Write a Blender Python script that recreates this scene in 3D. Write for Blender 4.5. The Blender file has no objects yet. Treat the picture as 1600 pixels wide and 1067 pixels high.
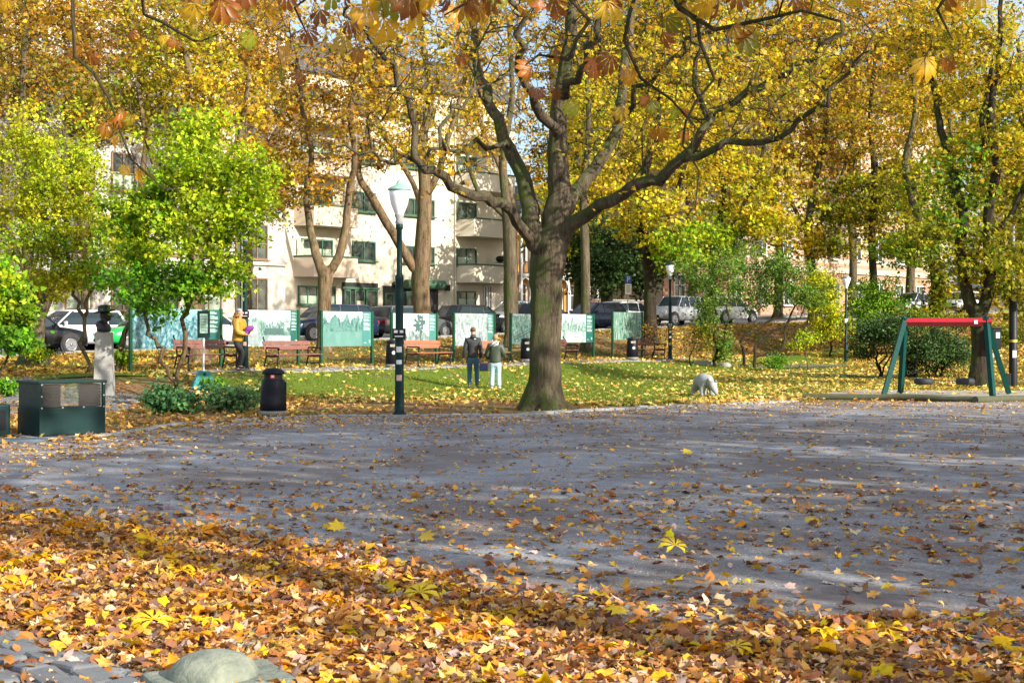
import bpy, bmesh, math, random
import numpy as np
from mathutils import Vector, Matrix
random.seed(7); RNG=np.random.default_rng(11)
SC=bpy.context.scene; COL=SC.collection
F=2200.0; HY=523.0; CH=1.6
R2=math.sqrt(2)
def sm(t): t=np.clip(t,0,1); return t*t*(3-2*t)
def zstreet(x,y): return .85+(np.clip((x+y)/R2,5,110)-25.5)*.031
def rowd(x,y): return (y-53.5-1.35*x)/1.68
def strd(x,y): return (y-70-x)/R2
def terrain(x,y):
    x=np.asarray(x,float); y=np.asarray(y,float)
    r=rowd(x,y); st=strd(x,y)+4.2
    extra=.12*np.clip(x-13,0,30)*sm((y-44)/16)
    low=.55*sm((r+6)/5)+extra
    t=np.where(r>0, r/np.maximum(r+np.maximum(-st,0),1e-6),0)
    t=np.where((st>=0),1,t)
    zs=zstreet(x,y)
    b=.05*np.sin(x*.9+y*.3)*np.sin(y*.7-x*.2)*sm((r+8)/6)*(1-sm((st+3)/2))
    far=sm((y-125)/40)
    return (low*(1-sm(t))+zs*sm(t))*(1-far)+4.5*far+b
def TZ(x,y): return float(terrain(x,y))
def P(px,py,Y): return Vector(((px-800)/F*Y, Y, CH+(HY-py)/F*Y))
def GX(px,Y):
    x=(px-800)/F*Y; return Vector((x,Y,TZ(x,Y)))
def rowpt(px,off=0):
    t=(px-800)/F; Y=(53.5+1.68*off)/(1-1.35*t); return Vector((t*Y,Y,TZ(t*Y,Y)))
def strpt(px,st=0):
    t=(px-800)/F; Y=(70+R2*st)/(1-t); return Vector((t*Y,Y,TZ(t*Y,Y)))
# ---------------- object helpers
def link(o,parent=None):
    COL.objects.link(o)
    if parent is not None: o.parent=parent
    return o
def tag(o,label=None,cat=None,group=None,kind=None):
    if label: o['label']=label
    if cat: o['category']=cat
    if group: o['group']=group
    if kind: o['kind']=kind
    return o
def empty(name,loc=(0,0,0),rz=0,label=None,cat=None,group=None):
    o=bpy.data.objects.new(name,None); o.empty_display_size=.2; COL.objects.link(o)
    o.location=loc; o.rotation_euler=(0,0,rz); return tag(o,label,cat,group)
def copy_tree(o,parent=None):
    c=o.copy(); COL.objects.link(c); c.parent=parent
    for ch in list(o.children): copy_tree(ch,c)
    return c
def npmesh(name,V,T,mat,parent=None,cols=None,smooth=False,quads=False):
    me=bpy.data.meshes.new(name); V=np.ascontiguousarray(V,dtype=np.float32); T=np.ascontiguousarray(T,dtype=np.int32)
    k=T.shape[1]; me.vertices.add(len(V)); me.loops.add(T.size); me.polygons.add(len(T))
    me.vertices.foreach_set('co',V.ravel()); me.loops.foreach_set('vertex_index',T.ravel())
    me.polygons.foreach_set('loop_start',np.arange(0,T.size,k,dtype=np.int32))
    if smooth: me.polygons.foreach_set('use_smooth',np.ones(len(T),dtype=bool))
    me.update(calc_edges=True)
    if cols is not None:
        a=me.color_attributes.new('Col','FLOAT_COLOR','POINT')
        c=np.ones((len(V),4),dtype=np.float32); c[:,:3]=cols; a.data.foreach_set('color',c.ravel())
    if mat: me.materials.append(mat)
    o=bpy.data.objects.new(name,me); return link(o,parent)
class MB:
    def __init__(s): s.v=[]; s.f=[]; s.m=[]; s.mi=0; s.sm=[]
    def add(s,vs,fs,smooth=False):
        b=len(s.v); s.v.extend([tuple(v) for v in vs]); s.f.extend([tuple(i+b for i in f) for f in fs]); s.m.extend([s.mi]*len(fs)); s.sm.extend([smooth]*len(fs)); return s
    def box(s,c,d,rz=0,rx=0,ry=0,bev=0):
        x,y,z=d[0]/2,d[1]/2,d[2]/2
        if bev:
            bm=bmesh.new(); bmesh.ops.create_cube(bm,size=1); bmesh.ops.scale(bm,vec=d,verts=bm.verts)
            bmesh.ops.bevel(bm,geom=bm.edges[:],offset=bev,segments=2,affect='EDGES',profile=.5)
            vs=[v.co.copy() for v in bm.verts]; bm.verts.index_update(); fs=[[v.index for v in f.verts] for f in bm.faces]; bm.free()
        else:
            vs=[Vector((a,b,e)) for a in(-x,x) for b in(-y,y) for e in(-z,z)]
            fs=[(0,1,3,2),(4,6,7,5),(0,4,5,1),(2,3,7,6),(0,2,6,4),(1,5,7,3)]
        M=Matrix.Translation(Vector(c))@Matrix.Rotation(rz,4,'Z')@Matrix.Rotation(ry,4,'Y')@Matrix.Rotation(rx,4,'X')
        return s.add([M@v for v in vs],fs)
    def tube(s,pts,rs,n=8,cap=True,sq=1.0,smooth=True):
        pts=[Vector(p) for p in pts]
        if not isinstance(rs,(list,tuple)): rs=[rs]*len(pts)
        vs=[];up=Vector((0,0,1)); u=None
        for i,p in enumerate(pts):
            d=(pts[min(i+1,len(pts)-1)]-pts[max(i-1,0)]).normalized()
            if u is None:
                u=d.cross(up) 
                if u.length<.1: u=d.cross(Vector((0,1,0)))
            u=(u-d*u.dot(d)).normalized(); w=d.cross(u)
            for k in range(n):
                a=2*math.pi*k/n; vs.append(p+u*(math.cos(a)*rs[i])+w*(math.sin(a)*rs[i]*sq))
        m=len(pts); fs=[(i*n+k,i*n+(k+1)%n,(i+1)*n+(k+1)%n,(i+1)*n+k) for i in range(m-1) for k in range(n)]
        s.add(vs,fs,smooth)
        if cap:
            s.add([vs[k] for k in range(n)][::-1],[tuple(range(n))]); s.add([vs[(m-1)*n+k] for k in range(n)],[tuple(range(n))])
        return s
    def lathe(s,prof,c=(0,0,0),n=20,smooth=True,sx=1,sy=1,rz=0):
        vs=[]; 
        for r,z in prof:
            for k in range(n):
                a=2*math.pi*k/n+rz; vs.append((c[0]+r*math.cos(a)*sx,c[1]+r*math.sin(a)*sy,c[2]+z))
        m=len(prof); fs=[(i*n+k,i*n+(k+1)%n,(i+1)*n+(k+1)%n,(i+1)*n+k) for i in range(m-1) for k in range(n)]
        s.add(vs,fs,smooth)
        if prof[0][0]>1e-4: s.add(vs[:n][::-1],[tuple(range(n))])
        if prof[-1][0]>1e-4: s.add(vs[-n:],[tuple(range(n))])
        return s
    def prism(s,poly,d,M=None):
        """poly (x,z) outline extruded along y from -d/2 to d/2"""
        n=len(poly); vs=[Vector((x,-d/2,z)) for x,z in poly]+[Vector((x,d/2,z)) for x,z in poly]
        if M is not None: vs=[M@v for v in vs]
        fs=[tuple(range(n)),tuple(range(2*n-1,n-1,-1))]+[(i,i+n,(i+1)%n+n,(i+1)%n) for i in range(n)]
        return s.add(vs,fs)
    def build(s,name,mats,parent=None,loc=None):
        me=bpy.data.meshes.new(name); me.from_pydata(s.v,[],s.f)
        for m in (mats if isinstance(mats,(list,tuple)) else [mats]): me.materials.append(m)
        me.polygons.foreach_set('material_index',s.m); me.polygons.foreach_set('use_smooth',s.sm)
        bm=bmesh.new(); bm.from_mesh(me); bmesh.ops.recalc_face_normals(bm,faces=bm.faces); bm.to_mesh(me); bm.free()
        me.update(); o=bpy.data.objects.new(name,me); link(o,parent)
        if loc is not None: o.location=loc
        return o
# ---------------- materials
def newmat(name):
    m=bpy.data.materials.new(name); m.use_nodes=True; nt=m.node_tree; b=nt.nodes['Principled BSDF']; return m,nt,b
def N(nt,t,**k):
    n=nt.nodes.new(t)
    for a,v in k.items():
        if a in n.inputs.keys() if isinstance(a,str) else False: n.inputs[a].default_value=v
        else: setattr(n,a,v)
    return n
def noise(nt,scale,detail=4,rough=.6,vec=None,dist=0):
    n=nt.nodes.new('ShaderNodeTexNoise'); n.inputs['Scale'].default_value=scale; n.inputs['Detail'].default_value=detail; n.inputs['Roughness'].default_value=rough; n.inputs['Distortion'].default_value=dist
    if vec is not None: nt.links.new(vec,n.inputs['Vector'])
    return n.outputs['Fac']
def ramp(nt,fac,stops,interp='LINEAR'):
    r=nt.nodes.new('ShaderNodeValToRGB'); r.color_ramp.interpolation=interp; e=r.color_ramp.elements
    while len(e)<len(stops): e.new(.5)
    for i,(p,c) in enumerate(stops):
        e[i].position=p; e[i].color=(c[0],c[1],c[2],1) if isinstance(c,(tuple,list)) else (c,c,c,1)
    nt.links.new(fac,r.inputs['Fac']); return r.outputs['Color']
def mixc(nt,fac,a,b,mode='MIX'):
    m=nt.nodes.new('ShaderNodeMix'); m.data_type='RGBA'; m.blend_type=mode
    for s,v in ((0,fac),(6,a),(7,b)):
        if isinstance(v,bpy.types.NodeSocket): nt.links.new(v,m.inputs[s])
        elif isinstance(v,(int,float)) : m.inputs[s].default_value=v if s==0 else (v,v,v,1)
        else: m.inputs[s].default_value=(v[0],v[1],v[2],1)
    return m.outputs[2]
def mth(nt,op,a,b=0,clamp=False):
    m=nt.nodes.new('ShaderNodeMath'); m.operation=op; m.use_clamp=clamp
    for i,v in ((0,a),(1,b)):
        if isinstance(v,bpy.types.NodeSocket): nt.links.new(v,m.inputs[i])
        else: m.inputs[i].default_value=v
    return m.outputs[0]
def bump(nt,b,h,strength=.5,dist=.02):
    n=nt.nodes.new('ShaderNodeBump'); n.inputs['Strength'].default_value=strength; n.inputs['Distance'].default_value=dist
    nt.links.new(h,n.inputs['Height']); nt.links.new(n.outputs[0],b.inputs['Normal'])
def pm(name,c1,c2=None,scale=6,rough=.6,metal=0,bs=None,bd=.01,coat=0,spec=.5,detail=5):
    m,nt,b=newmat(name); c2=c2 or tuple(x*.8 for x in c1)
    tc=nt.nodes.new('ShaderNodeTexCoord').outputs['Object']
    f=noise(nt,scale,detail,.65,tc)
    nt.links.new(ramp(nt,f,[(.3,c1),(.7,c2)]),b.inputs['Base Color'])
    f2=noise(nt,scale*3,3,.6,tc)
    nt.links.new(ramp(nt,f2,[(.3,max(rough-.08,.02)),(.7,min(rough+.1,1))]),b.inputs['Roughness'])
    b.inputs['Metallic'].default_value=metal; b.inputs['Coat Weight'].default_value=coat; b.inputs['Specular IOR Level'].default_value=spec
    if bs: bump(nt,b,noise(nt,bs,6,.65,tc),.6,bd)
    return m
def leafmat(name,trans=.4,gloss=.06):
    m,nt,b=newmat(name); nt.nodes.remove(b); out=nt.nodes['Material Output']
    a=nt.nodes.new('ShaderNodeAttribute'); a.attribute_name='Col'; c=a.outputs['Color']
    tc=nt.nodes.new('ShaderNodeTexCoord').outputs['Object']
    c=mixc(nt,ramp(nt,noise(nt,28,3,.7,tc),[(.5,0),(.75,.55)]),c,(.16,.07,.02))
    d=nt.nodes.new('ShaderNodeBsdfDiffuse'); t=nt.nodes.new('ShaderNodeBsdfTranslucent'); g=nt.nodes.new('ShaderNodeBsdfGlossy'); g.inputs['Roughness'].default_value=.45
    nt.links.new(c,d.inputs[0]); nt.links.new(c,t.inputs[0])
    x=nt.nodes.new('ShaderNodeMixShader'); x.inputs[0].default_value=trans; nt.links.new(d.outputs[0],x.inputs[1]); nt.links.new(t.outputs[0],x.inputs[2])
    y=nt.nodes.new('ShaderNodeMixShader'); y.inputs[0].default_value=gloss; nt.links.new(x.outputs[0],y.inputs[1]); nt.links.new(g.outputs[0],y.inputs[2])
    nt.links.new(y.outputs[0],out.inputs[0]); return m
def barkmat(name,c1,c2,moss=.5,vs=1.0):
    m,nt,b=newmat(name); g=nt.nodes.new('ShaderNodeTexCoord').outputs['Object']
    mp=nt.nodes.new('ShaderNodeMapping'); mp.inputs['Scale'].default_value=(1,1,.16); nt.links.new(g,mp.inputs[0]); v=mp.outputs[0]
    f=noise(nt,15*vs,8,.78,v,.9); w=noise(nt,5*vs,4,.6,v)
    c=ramp(nt,f,[(.38,tuple(x*.25 for x in c1)),(.5,c1),(.66,c2)])
    c=mixc(nt,ramp(nt,w,[(.4,0),(.7,.5)]),c,tuple(x*1.5 for x in c2))
    mo=noise(nt,2.2,5,.7,g); geo=nt.nodes.new('ShaderNodeNewGeometry'); sx=nt.nodes.new('ShaderNodeSeparateXYZ'); nt.links.new(geo.outputs['True Normal'],sx.inputs[0])
    k=mth(nt,'ADD',mo,mth(nt,'MULTIPLY',sx.outputs[0],-.14)); k=mth(nt,'ADD',k,mth(nt,'MULTIPLY',sx.outputs[2],.18))
    k=ramp(nt,k,[(.58-.12*moss,0),(.78-.12*moss,.85*min(1,moss*1.5))])
    c=mixc(nt,k,c,(.075,.115,.02)); nt.links.new(c,b.inputs['Base Color']); b.inputs['Roughness'].default_value=.92; b.inputs['Specular IOR Level'].default_value=.15
    bump(nt,b,f,1.0,.09); return m
M={}
M['leaf']=leafmat('leaf_surface',.42,.015); M['litter']=leafmat('fallen_leaf_surface',.15,.02); M['ever']=leafmat('dark_leaf_surface',.15,.02)
M['bark']=barkmat('bark_brown',(.098,.077,.05),(.2,.16,.105),.8)
M['barkl']=barkmat('bark_light',(.17,.115,.065),(.3,.215,.13),.55)
M['barkd']=barkmat('bark_dark',(.035,.027,.02),(.075,.056,.042),.5)
M['dgreen']=pm('dark_green_paint',(.003,.024,.024),(.005,.032,.03),5,.45,spec=.22)
M['pgreen']=pm('post_green_paint',(.008,.065,.028),(.012,.085,.035),5,.45,spec=.3)
M['iron']=pm('cast_iron_black',(.008,.009,.01),(.016,.017,.018),9,.5,spec=.3)
M['black']=pm('black_plastic',(.006,.007,.011),(.01,.012,.017),5,.45,spec=.18)
M['benchwood']=pm('bench_wood',(.16,.06,.045),(.25,.1,.07),14,.55,bs=40,bd=.003)
M['concrete']=pm('weathered_concrete',(.34,.33,.30),(.22,.21,.19),9,.85,bs=60,bd=.01)
M['bronze']=pm('dark_bronze',(.02,.02,.024),(.035,.034,.038),12,.5,metal=.2,bs=30,bd=.01)
M['stone']=pm('pale_grey_stone',(.36,.37,.36),(.27,.28,.27),16,.8,bs=70,bd=.006)
M['white']=pm('white_enamel',(.78,.78,.76),(.7,.7,.69),5,.35)
M['teal']=pm('teal_plastic',(.01,.2,.22),(.012,.25,.26),6,.4)
M['red']=pm('red_paint',(.45,.018,.025),(.36,.012,.02),8,.4)
M['swgreen']=pm('swing_green_paint',(.004,.05,.042),(.006,.065,.054),8,.55,spec=.12)
M['rubber']=pm('tyre_rubber',(.018,.02,.023),(.03,.032,.035),12,.7,bs=40,bd=.004)
M['log']=pm('mossy_timber',(.11,.10,.06),(.06,.08,.035),6,.9,bs=22,bd=.02)
M['steel']=pm('galvanised_steel',(.42,.43,.43),(.33,.34,.34),12,.4,metal=.7)
M['skin']=pm('skin',(.55,.33,.24),(.5,.29,.21),10,.5)
M['greyplastic']=pm('grey_plastic',(.2,.2,.19),(.26,.26,.25),8,.6)
# ---------------- leaves
def star(lobes,inner=.42,base=.25):
    """maple like leaf outline: lobes (angle deg, length); centre fan"""
    v=[(0,0,0)]; out=[]
    n=len(lobes)
    for i,(a,l) in enumerate(lobes):
        a=math.radians(a); out.append((math.sin(a)*l,math.cos(a)*l,-.10*l))
        if i<n-1:
            b=math.radians((lobes[i][0]+lobes[i+1][0])/2); m=inner*(l+lobes[i+1][1])/2*1.1; out.append((math.sin(b)*m,math.cos(b)*m,.05))
    out.append((0,-base,-.02)); v+=out; k=len(out)
    t=[(0,1+i,1+(i+1)%k) for i in range(k)]
    return np.array(v,float)*np.array([1,1,1]),np.array(t)
MAPLE=star([(-150,.45),(-95,.8),(-48,.95),(0,1.05),(48,.95),(95,.8),(150,.45)],.5,.12)
MAPLER=star([(-140,.55),(-90,.85),(-45,.95),(0,1.0),(45,.95),(90,.85),(140,.55)],.68,.2)
MAPLE5=star([(-105,.75),(-45,.9),(0,1.05),(45,.9),(105,.75)],.52,.25)
OVAL=(np.array([(0,-.9,0),(.5,-.35,.1),(.52,.3,.08),(0,1,-.12),(-.52,.3,.08),(-.5,-.35,.1)],float),np.array([(0,1,5),(1,2,5),(2,4,5),(2,3,4)]))
QUAD=(np.array([(0,-.9,0),(.6,.05,.12),(0,1,-.1),(-.6,.05,.12)],float),np.array([(0,1,3),(1,2,3)]))
def heart():
    v=[(0,-.7,0),(.45,-.85,.05),(.68,-.35,.12),(.45,.35,.05),(0,1.05,-.12),(-.45,.35,.05),(-.68,-.35,.12),(-.45,-.85,.05)]
    return np.array(v,float),np.array([(0,1,2),(0,2,3),(0,3,4),(0,4,5),(0,5,6),(0,6,7)])
HEART=heart()
def chestnut(angs=((-125,.62),(-82,.85),(-40,1.0),(0,1.1),(40,1.0),(82,.85),(125,.62)),wd=1.0):
    V=[];T=[]
    for a,l in angs:
        a=math.radians(a); d=np.array([math.sin(a),math.cos(a)]); n=np.array([d[1],-d[0]]); b=len(V)
        V.append((0,0,0))
        prof=((.3,.06*wd,-.01),(.6,.15*wd,-.07),(.82,.185*wd,-.16),(1.0,.0,-.3))
        for t,w,z in prof[:3]:
            for s in(-1,1): V.append((*(d*t*l+n*s*w*l),z*l+.05*w/.17))
            V.append((*(d*t*l),z*l))
        V.append((*(d*l),-.38*l))
        L=lambda r,k:b+1+r*3+k   # k 0 left,1 right,2 mid
        T+=[(b,L(0,0),L(0,2)),(b,L(0,2),L(0,1))]
        for r in range(2):
            T+=[(L(r,0),L(r+1,0),L(r+1,2)),(L(r,0),L(r+1,2),L(r,2)),(L(r,2),L(r+1,2),L(r+1,1)),(L(r,2),L(r+1,1),L(r,1))]
        e=b+10; T+=[(L(2,0),e,L(2,2)),(L(2,2),e,L(2,1))]
    return np.array(V,float),np.array(T)
CHEST=chestnut(); HANG=chestnut(((-74,.6),(-48,.85),(-24,1.0),(0,1.1),(25,1.0),(50,.86),(76,.55)),.82); HANG2=chestnut(((-48,.7),(-17,1.0),(13,1.08),(44,.8)),1.0)
def rotmats(nrm,rng):
    """random frames whose z axis is nrm (n,3)"""
    z=nrm/np.linalg.norm(nrm,axis=1,keepdims=True); a=rng.normal(size=z.shape); x=np.cross(a,z); x/=np.linalg.norm(x,axis=1,keepdims=True)
    y=np.cross(z,x); return np.stack([x,y,z],axis=2)
def leaves(tmpl,pos,nrm,size,col,rng,curl=.35,frames=None,crump=0):
    V0,T0=tmpl; n=len(pos); k=len(V0); Rm=rotmats(nrm,rng) if frames is None else frames
    c=rng.normal(size=(n,1))*curl; c2=rng.normal(size=(n,1))*curl*.6
    L=np.repeat(V0[None],n,0).copy(); L[:,:,0]*=rng.uniform(.8,1.15,(n,1))
    L[:,:,2]+=c*(L[:,:,0]**2)+c2*L[:,:,1]*np.abs(L[:,:,1])
    if crump: L+=rng.normal(size=L.shape)*np.array([.5,.5,1.])*crump
    L*=size[:,None,None]
    W=np.einsum('nij,nkj->nki',Rm,L)+pos[:,None,:]
    T=(T0[None]+(np.arange(n)*k)[:,None,None]).reshape(-1,3)
    return W.reshape(-1,3),T,np.repeat(col,k,0)
def pal(cols,n,rng,jit=.18,w=None):
    c=np.array(cols,float)[rng.choice(len(cols),n,p=w)]
    return np.clip(c*(1+rng.normal(size=(n,1))*jit)*(1+rng.normal(size=(n,3))*jit*.3),.004,.95)
YEL=[(.78,.54,.02),(.86,.64,.03),(.62,.44,.015),(.44,.44,.02),(.74,.4,.02),(.22,.3,.02)]
GOLD=[(.74,.42,.015),(.62,.3,.015),(.8,.52,.02),(.46,.2,.02),(.32,.3,.02),(.6,.45,.02)]
ORG=[(.56,.22,.015),(.4,.13,.012),(.68,.36,.02),(.26,.1,.02),(.5,.38,.03),(.14,.2,.02)]
BRN=[(.3,.14,.06),(.24,.1,.04),(.4,.2,.08),(.45,.28,.09)]
YG=[(.5,.58,.015),(.66,.64,.02),(.32,.46,.015),(.74,.62,.02)]
LIME=[(.48,.64,.015),(.6,.72,.02),(.36,.56,.015),(.74,.74,.03),(.26,.48,.015)]
GRN=[(.1,.34,.02),(.17,.44,.02),(.26,.5,.02),(.07,.24,.015)]
MIX=[(.38,.42,.015),(.56,.48,.015),(.13,.26,.015),(.68,.5,.015),(.2,.32,.015)]
SGR=[(.08,.22,.025),(.13,.3,.03),(.2,.36,.03),(.07,.18,.02),(.3,.36,.04)]
OLV=[(.2,.25,.02),(.34,.32,.02),(.46,.34,.02),(.12,.2,.02),(.52,.4,.03)]
DKG=[(.03,.085,.02),(.045,.12,.025),(.07,.16,.03),(.03,.07,.015)]
BLG=[(.08,.26,.09),(.13,.34,.12),(.06,.2,.07),(.22,.42,.12)]
# ---------------- tree skeletons
def catmull(P4,n):
    P4=np.array(P4,float); m=len(P4); out=[]
    for i in range(m-1):
        p0=P4[max(i-1,0)];p1=P4[i];p2=P4[i+1];p3=P4[min(i+2,m-1)]
        k=max(1,int(math.ceil(np.linalg.norm((p2-p1)[:3])/n)))
        for j in range(k):
            t=j/k; out.append(.5*((2*p1)+(-p0+p2)*t+(2*p0-5*p1+4*p2-p3)*t*t+(-p0+3*p1-3*p2+p3)*t**3))
    out.append(P4[-1]); return np.array(out)
def make_tree(name,label,cat,base,limbs,crowns,leaf,seed=0,group=None,mat='bark',tip=.011,expo=2.35,step=.45,attach=None,flare=1.0,trunkname='trunk',wob=.12,maxseg=9,sides=12,droop=0,wildtwigs=0):
    """limbs: lists of (x,y,z,r) world; crowns: (centre,(rx,ry,rz),ntargets[,palette]); leaf: dict(n,size,pal,shape,sig)"""
    rng=np.random.default_rng(seed+100); base=Vector(base)
    pos=[];par=[];rm=[];low=[]
    b=np.array(base)
    for li,L in enumerate(limbs):
        C=catmull(L,step)
        own=li>0 and C[0,2]<b[2]+.45 and np.hypot(*(C[0,:2]-b[:2]))>.04
        if own: C[0,2]=min(C[0,2],b[2]-.03)
        if li==0 or own: prev=-1
        else:
            A=np.array(pos); prev=int(np.argmin(((A-C[0,:3])**2).sum(1))); C=C[1:]
        for q in C:
            j=rng.normal(size=3)*wob*.12*min(1,(.05/max(q[3],.004)))
            pos.append(q[:3]+j); par.append(prev); rm.append(max(q[3],.004)); low.append(li==0 and len(pos)<len(C)*.62); prev=len(pos)-1
    tg=[];tp=[]
    for c in crowns:
        cc=np.array(c[0],float); rr=np.array(c[1],float); n=c[2]
        u=rng.normal(size=(n*2,3)); u/=np.linalg.norm(u,axis=1,keepdims=True); rad=rng.uniform(.05,1,(n*2,1))**.5
        rad=rad*(1+.22*np.sin(u[:,:1]*5+seed)+.18*np.sin(u[:,2:]*7+seed*2))
        q=cc+u*rad*rr; 
        q=q[:n]; tg.append(q); tp+= [c[3] if len(c)>3 else leaf['pal']]*len(q)
    T=np.concatenate(tg) if tg else np.zeros((0,3))
    ids=list(range(len(T)))
    A0=np.array(pos); hi=[i for i in range(len(pos)) if not low[i]]
    d0=[((A0[hi]-T[i])**2).sum(1).min() for i in ids]; ids.sort(key=lambda i:d0[i])
    cap=len(pos)+len(T)*(maxseg+1)+10; AP=np.zeros((cap,3)); AP[:len(pos)]=pos; ok=np.zeros(cap,bool); ok[hi]=True; n=len(pos)
    par=par+[0]*(cap-n); dep=np.zeros(cap)
    tips=[]
    for i in ids:
        t=T[i]; dd=AP[:n]-t; dist=np.sqrt((dd**2).sum(1)); cost=dist+np.where(ok[:n],0,1e6)+dep[:n]*.02+np.clip(AP[:n,2]-t[2],0,9)*.35
        j=int(np.argmin(cost)); p0=AP[j]; D=dist[j]
        if D<.12: tips.append((i,j)); continue
        pj=par[j]; d1=(p0-AP[pj]) if pj>=0 else np.array([0,0,1.]); d1=d1/(np.linalg.norm(d1)+1e-6)
        k=int(min(maxseg,max(2,D/step))); c=p0+(d1*.35+np.array([0,0,.12-droop]))*D+rng.normal(size=3)*D*.1
        prev=j
        for s in range(1,k+1):
            f=s/k; q=(1-f)**2*p0+2*f*(1-f)*c+f*f*t+rng.normal(size=3)*wob*min(D,1.2)*.35*(1 if s<k else 0)
            AP[n]=q; par[n]=prev; ok[n]=True; dep[n]=dep[prev]+1; prev=n; n+=1
        tips.append((i,prev))
    area=np.zeros(n); kids=[[] for _ in range(n)]
    for i in range(n):
        if par[i]>=0: kids[par[i]].append(i)
    for i in range(n-1,-1,-1):
        if not kids[i]: area[i]=tip**expo
        if par[i]>=0: area[par[i]]+=area[i]
    r=area**(1/expo)
    for i in range(len(rm)): r[i]=rm[i]
    for i in range(len(rm),n): r[i]=min(r[i],r[par[i]]*.92)
    # tubes
    VV=[];TT=[];vb=0
    stack=[(i_,-1) for i_ in range(n) if par[i_]<0]
    while stack:
        s,p=stack.pop(); ch=[p] if p>=0 else []; c=s
        while True:
            ch.append(c)
            if not kids[c]: break
            ks=sorted(kids[c],key=lambda q:-r[q]); 
            for q in ks[1:]: stack.append((q,c))
            c=ks[0]
        pts=AP[ch]; rr=r[ch].copy()
        if p>=0: rr[0]=min(rr[0],rr[1]*1.25)
        if rr.max()<.003: continue
        ns=4 if rr.max()<.03 else (6 if rr.max()<.08 else sides)
        d=np.gradient(pts,axis=0); d/=np.linalg.norm(d,axis=1,keepdims=True)+1e-9
        ref=np.array([1,.2,0.]) if abs(d[0,0])<.8 else np.array([0,1.,.3])
        u=ref-d*(d@ref)[:,None]; u/=np.linalg.norm(u,axis=1,keepdims=True); w=np.cross(d,u)
        a=np.arange(ns)*2*np.pi/ns; R=np.repeat(rr[:,None],ns,1)
        if ns==sides:
            ph=pts[:,2:]*1.3
            R=R*(1+.03*np.sin(a*3+ph+seed)+.022*np.sin(a*5-ph*1.7)+(.034 if sides>20 else .018)*rng.normal(size=R.shape))
            if s==0 and flare:
                hgt=np.clip((pts[:,2]-b[2])/(.85 if rr[0]>.3 else .5),0,1)[:,None]; fl=(1-hgt)**2.2*flare
                R=R*(1+fl*(.35+.28*np.sin(a*4+seed)+.2*np.sin(a*7+1)))
        ring=pts[:,None,:]+u[:,None,:]*(np.cos(a)*R)[:,:,None]+w[:,None,:]*(np.sin(a)*R)[:,:,None]
        m=len(ch); VV.append(ring.reshape(-1,3)); i0=(np.arange(m-1)*ns)[:,None]; kk=np.arange(ns)[None]
        q=np.stack([i0+kk,i0+(kk+1)%ns,i0+ns+(kk+1)%ns,i0+ns+kk],axis=2).reshape(-1,4)+vb
        TT.append(q); vb+=m*ns
    root=empty(name,base,0,label,cat,group)
    V=np.concatenate(VV)-b; tr=npmesh(trunkname,V,np.concatenate(TT),M[mat],root,smooth=True)
    # leaves
    nl=leaf.get('n',10); sz=leaf.get('size',.1); sig=leaf.get('sig',.3)
    PP=[];CC=[]
    for i,e in tips:
        k=rng.poisson(nl*(0 if rng.random()<leaf.get('bare',0) else rng.uniform(.4,1.7)))
        if k==0: continue
        # spread along last nodes
        ch=[e]; c=e
        for _ in range(2):
            c=par[c]
            if c<len(rm): break
            ch.append(c)
        src=AP[np.array(ch)[rng.integers(0,len(ch),k)]]
        off=rng.normal(size=(k,3))*sig*np.array([1,1,leaf.get('flat',.7)]); PP.append(src+off)
        p=np.array(tp[i],float); dom=p[rng.integers(len(p))]; cc=p[rng.integers(0,len(p),k)]*.5+dom*.5
        CC.append(cc*rng.choice([.5,.75,.95,1.1,1.2]))
    if PP:
        PP=np.concatenate(PP); CC=np.concatenate(CC); k=len(PP)
        CC=np.clip(CC*(1+rng.normal(size=(k,1))*.2)*(1+rng.normal(size=(k,3))*.06),.004,.9)
        nr=rng.normal(size=(k,3))+np.array([.45,-.45,.8])*leaf.get('face',1.0)
        size=sz*rng.uniform(.6,1.25,k)
        V,T,C=leaves(leaf.get('shape',QUAD),PP-b,nr,size,CC,rng,.3)
        cr=npmesh('crown' if leaf.get('crown',1) else 'foliage',V,T,M[leaf.get('mat','leaf')],root,C)
    return root
def PL(pts,Y):
    """pixel polyline: (px,py,r[,dY]) at depth Y"""
    return [(*P(p[0],p[1],Y+(p[3] if len(p)>3 else 0)),p[2]) for p in pts]
def CR(px,py,Y,rx,rz,n,ry=None,palette=None):
    c=P(px,py,Y); k=Y/F; rr=(rx*k,(ry if ry else min(rx,rz)*k),rz*k)
    return (c,rr,n) if palette is None else (c,rr,n,palette)
SUNE,SKYE,EXPO=4.5,.145,.78
# ---------------- ground sheets
def grid(xs,ys,zf,name,mat,kind='structure',off=0.0):
    X,Y=np.meshgrid(xs,ys); Z=zf(X,Y)+off; V=np.stack([X,Y,Z],-1).reshape(-1,3); nx=len(xs)
    i=(np.arange(len(ys)-1)*nx)[:,None]; j=np.arange(nx-1)[None]; q=np.stack([i+j,i+j+1,i+j+nx+1,i+j+nx],2).reshape(-1,4)
    o=npmesh(name,V,q,mat,smooth=True); return tag(o,kind=kind)
def sheet(ts,near,far,nv,name,mat,off,kind='structure'):
    """sheet between two ground curves given as functions of t=x/y"""
    V=[]
    for t in ts:
        a,b=near(t),far(t)
        for k in range(nv+1):
            y=a+(b-a)*k/nv; V.append((t*y,y,TZ(t*y,y)+off))
    n=nv+1; q=[(i*n+k,(i+1)*n+k,(i+1)*n+k+1,i*n+k+1) for i in range(len(ts)-1) for k in range(nv)]
    return tag(npmesh(name,np.array(V),np.array(q),mat,smooth=True),kind=kind)
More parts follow.
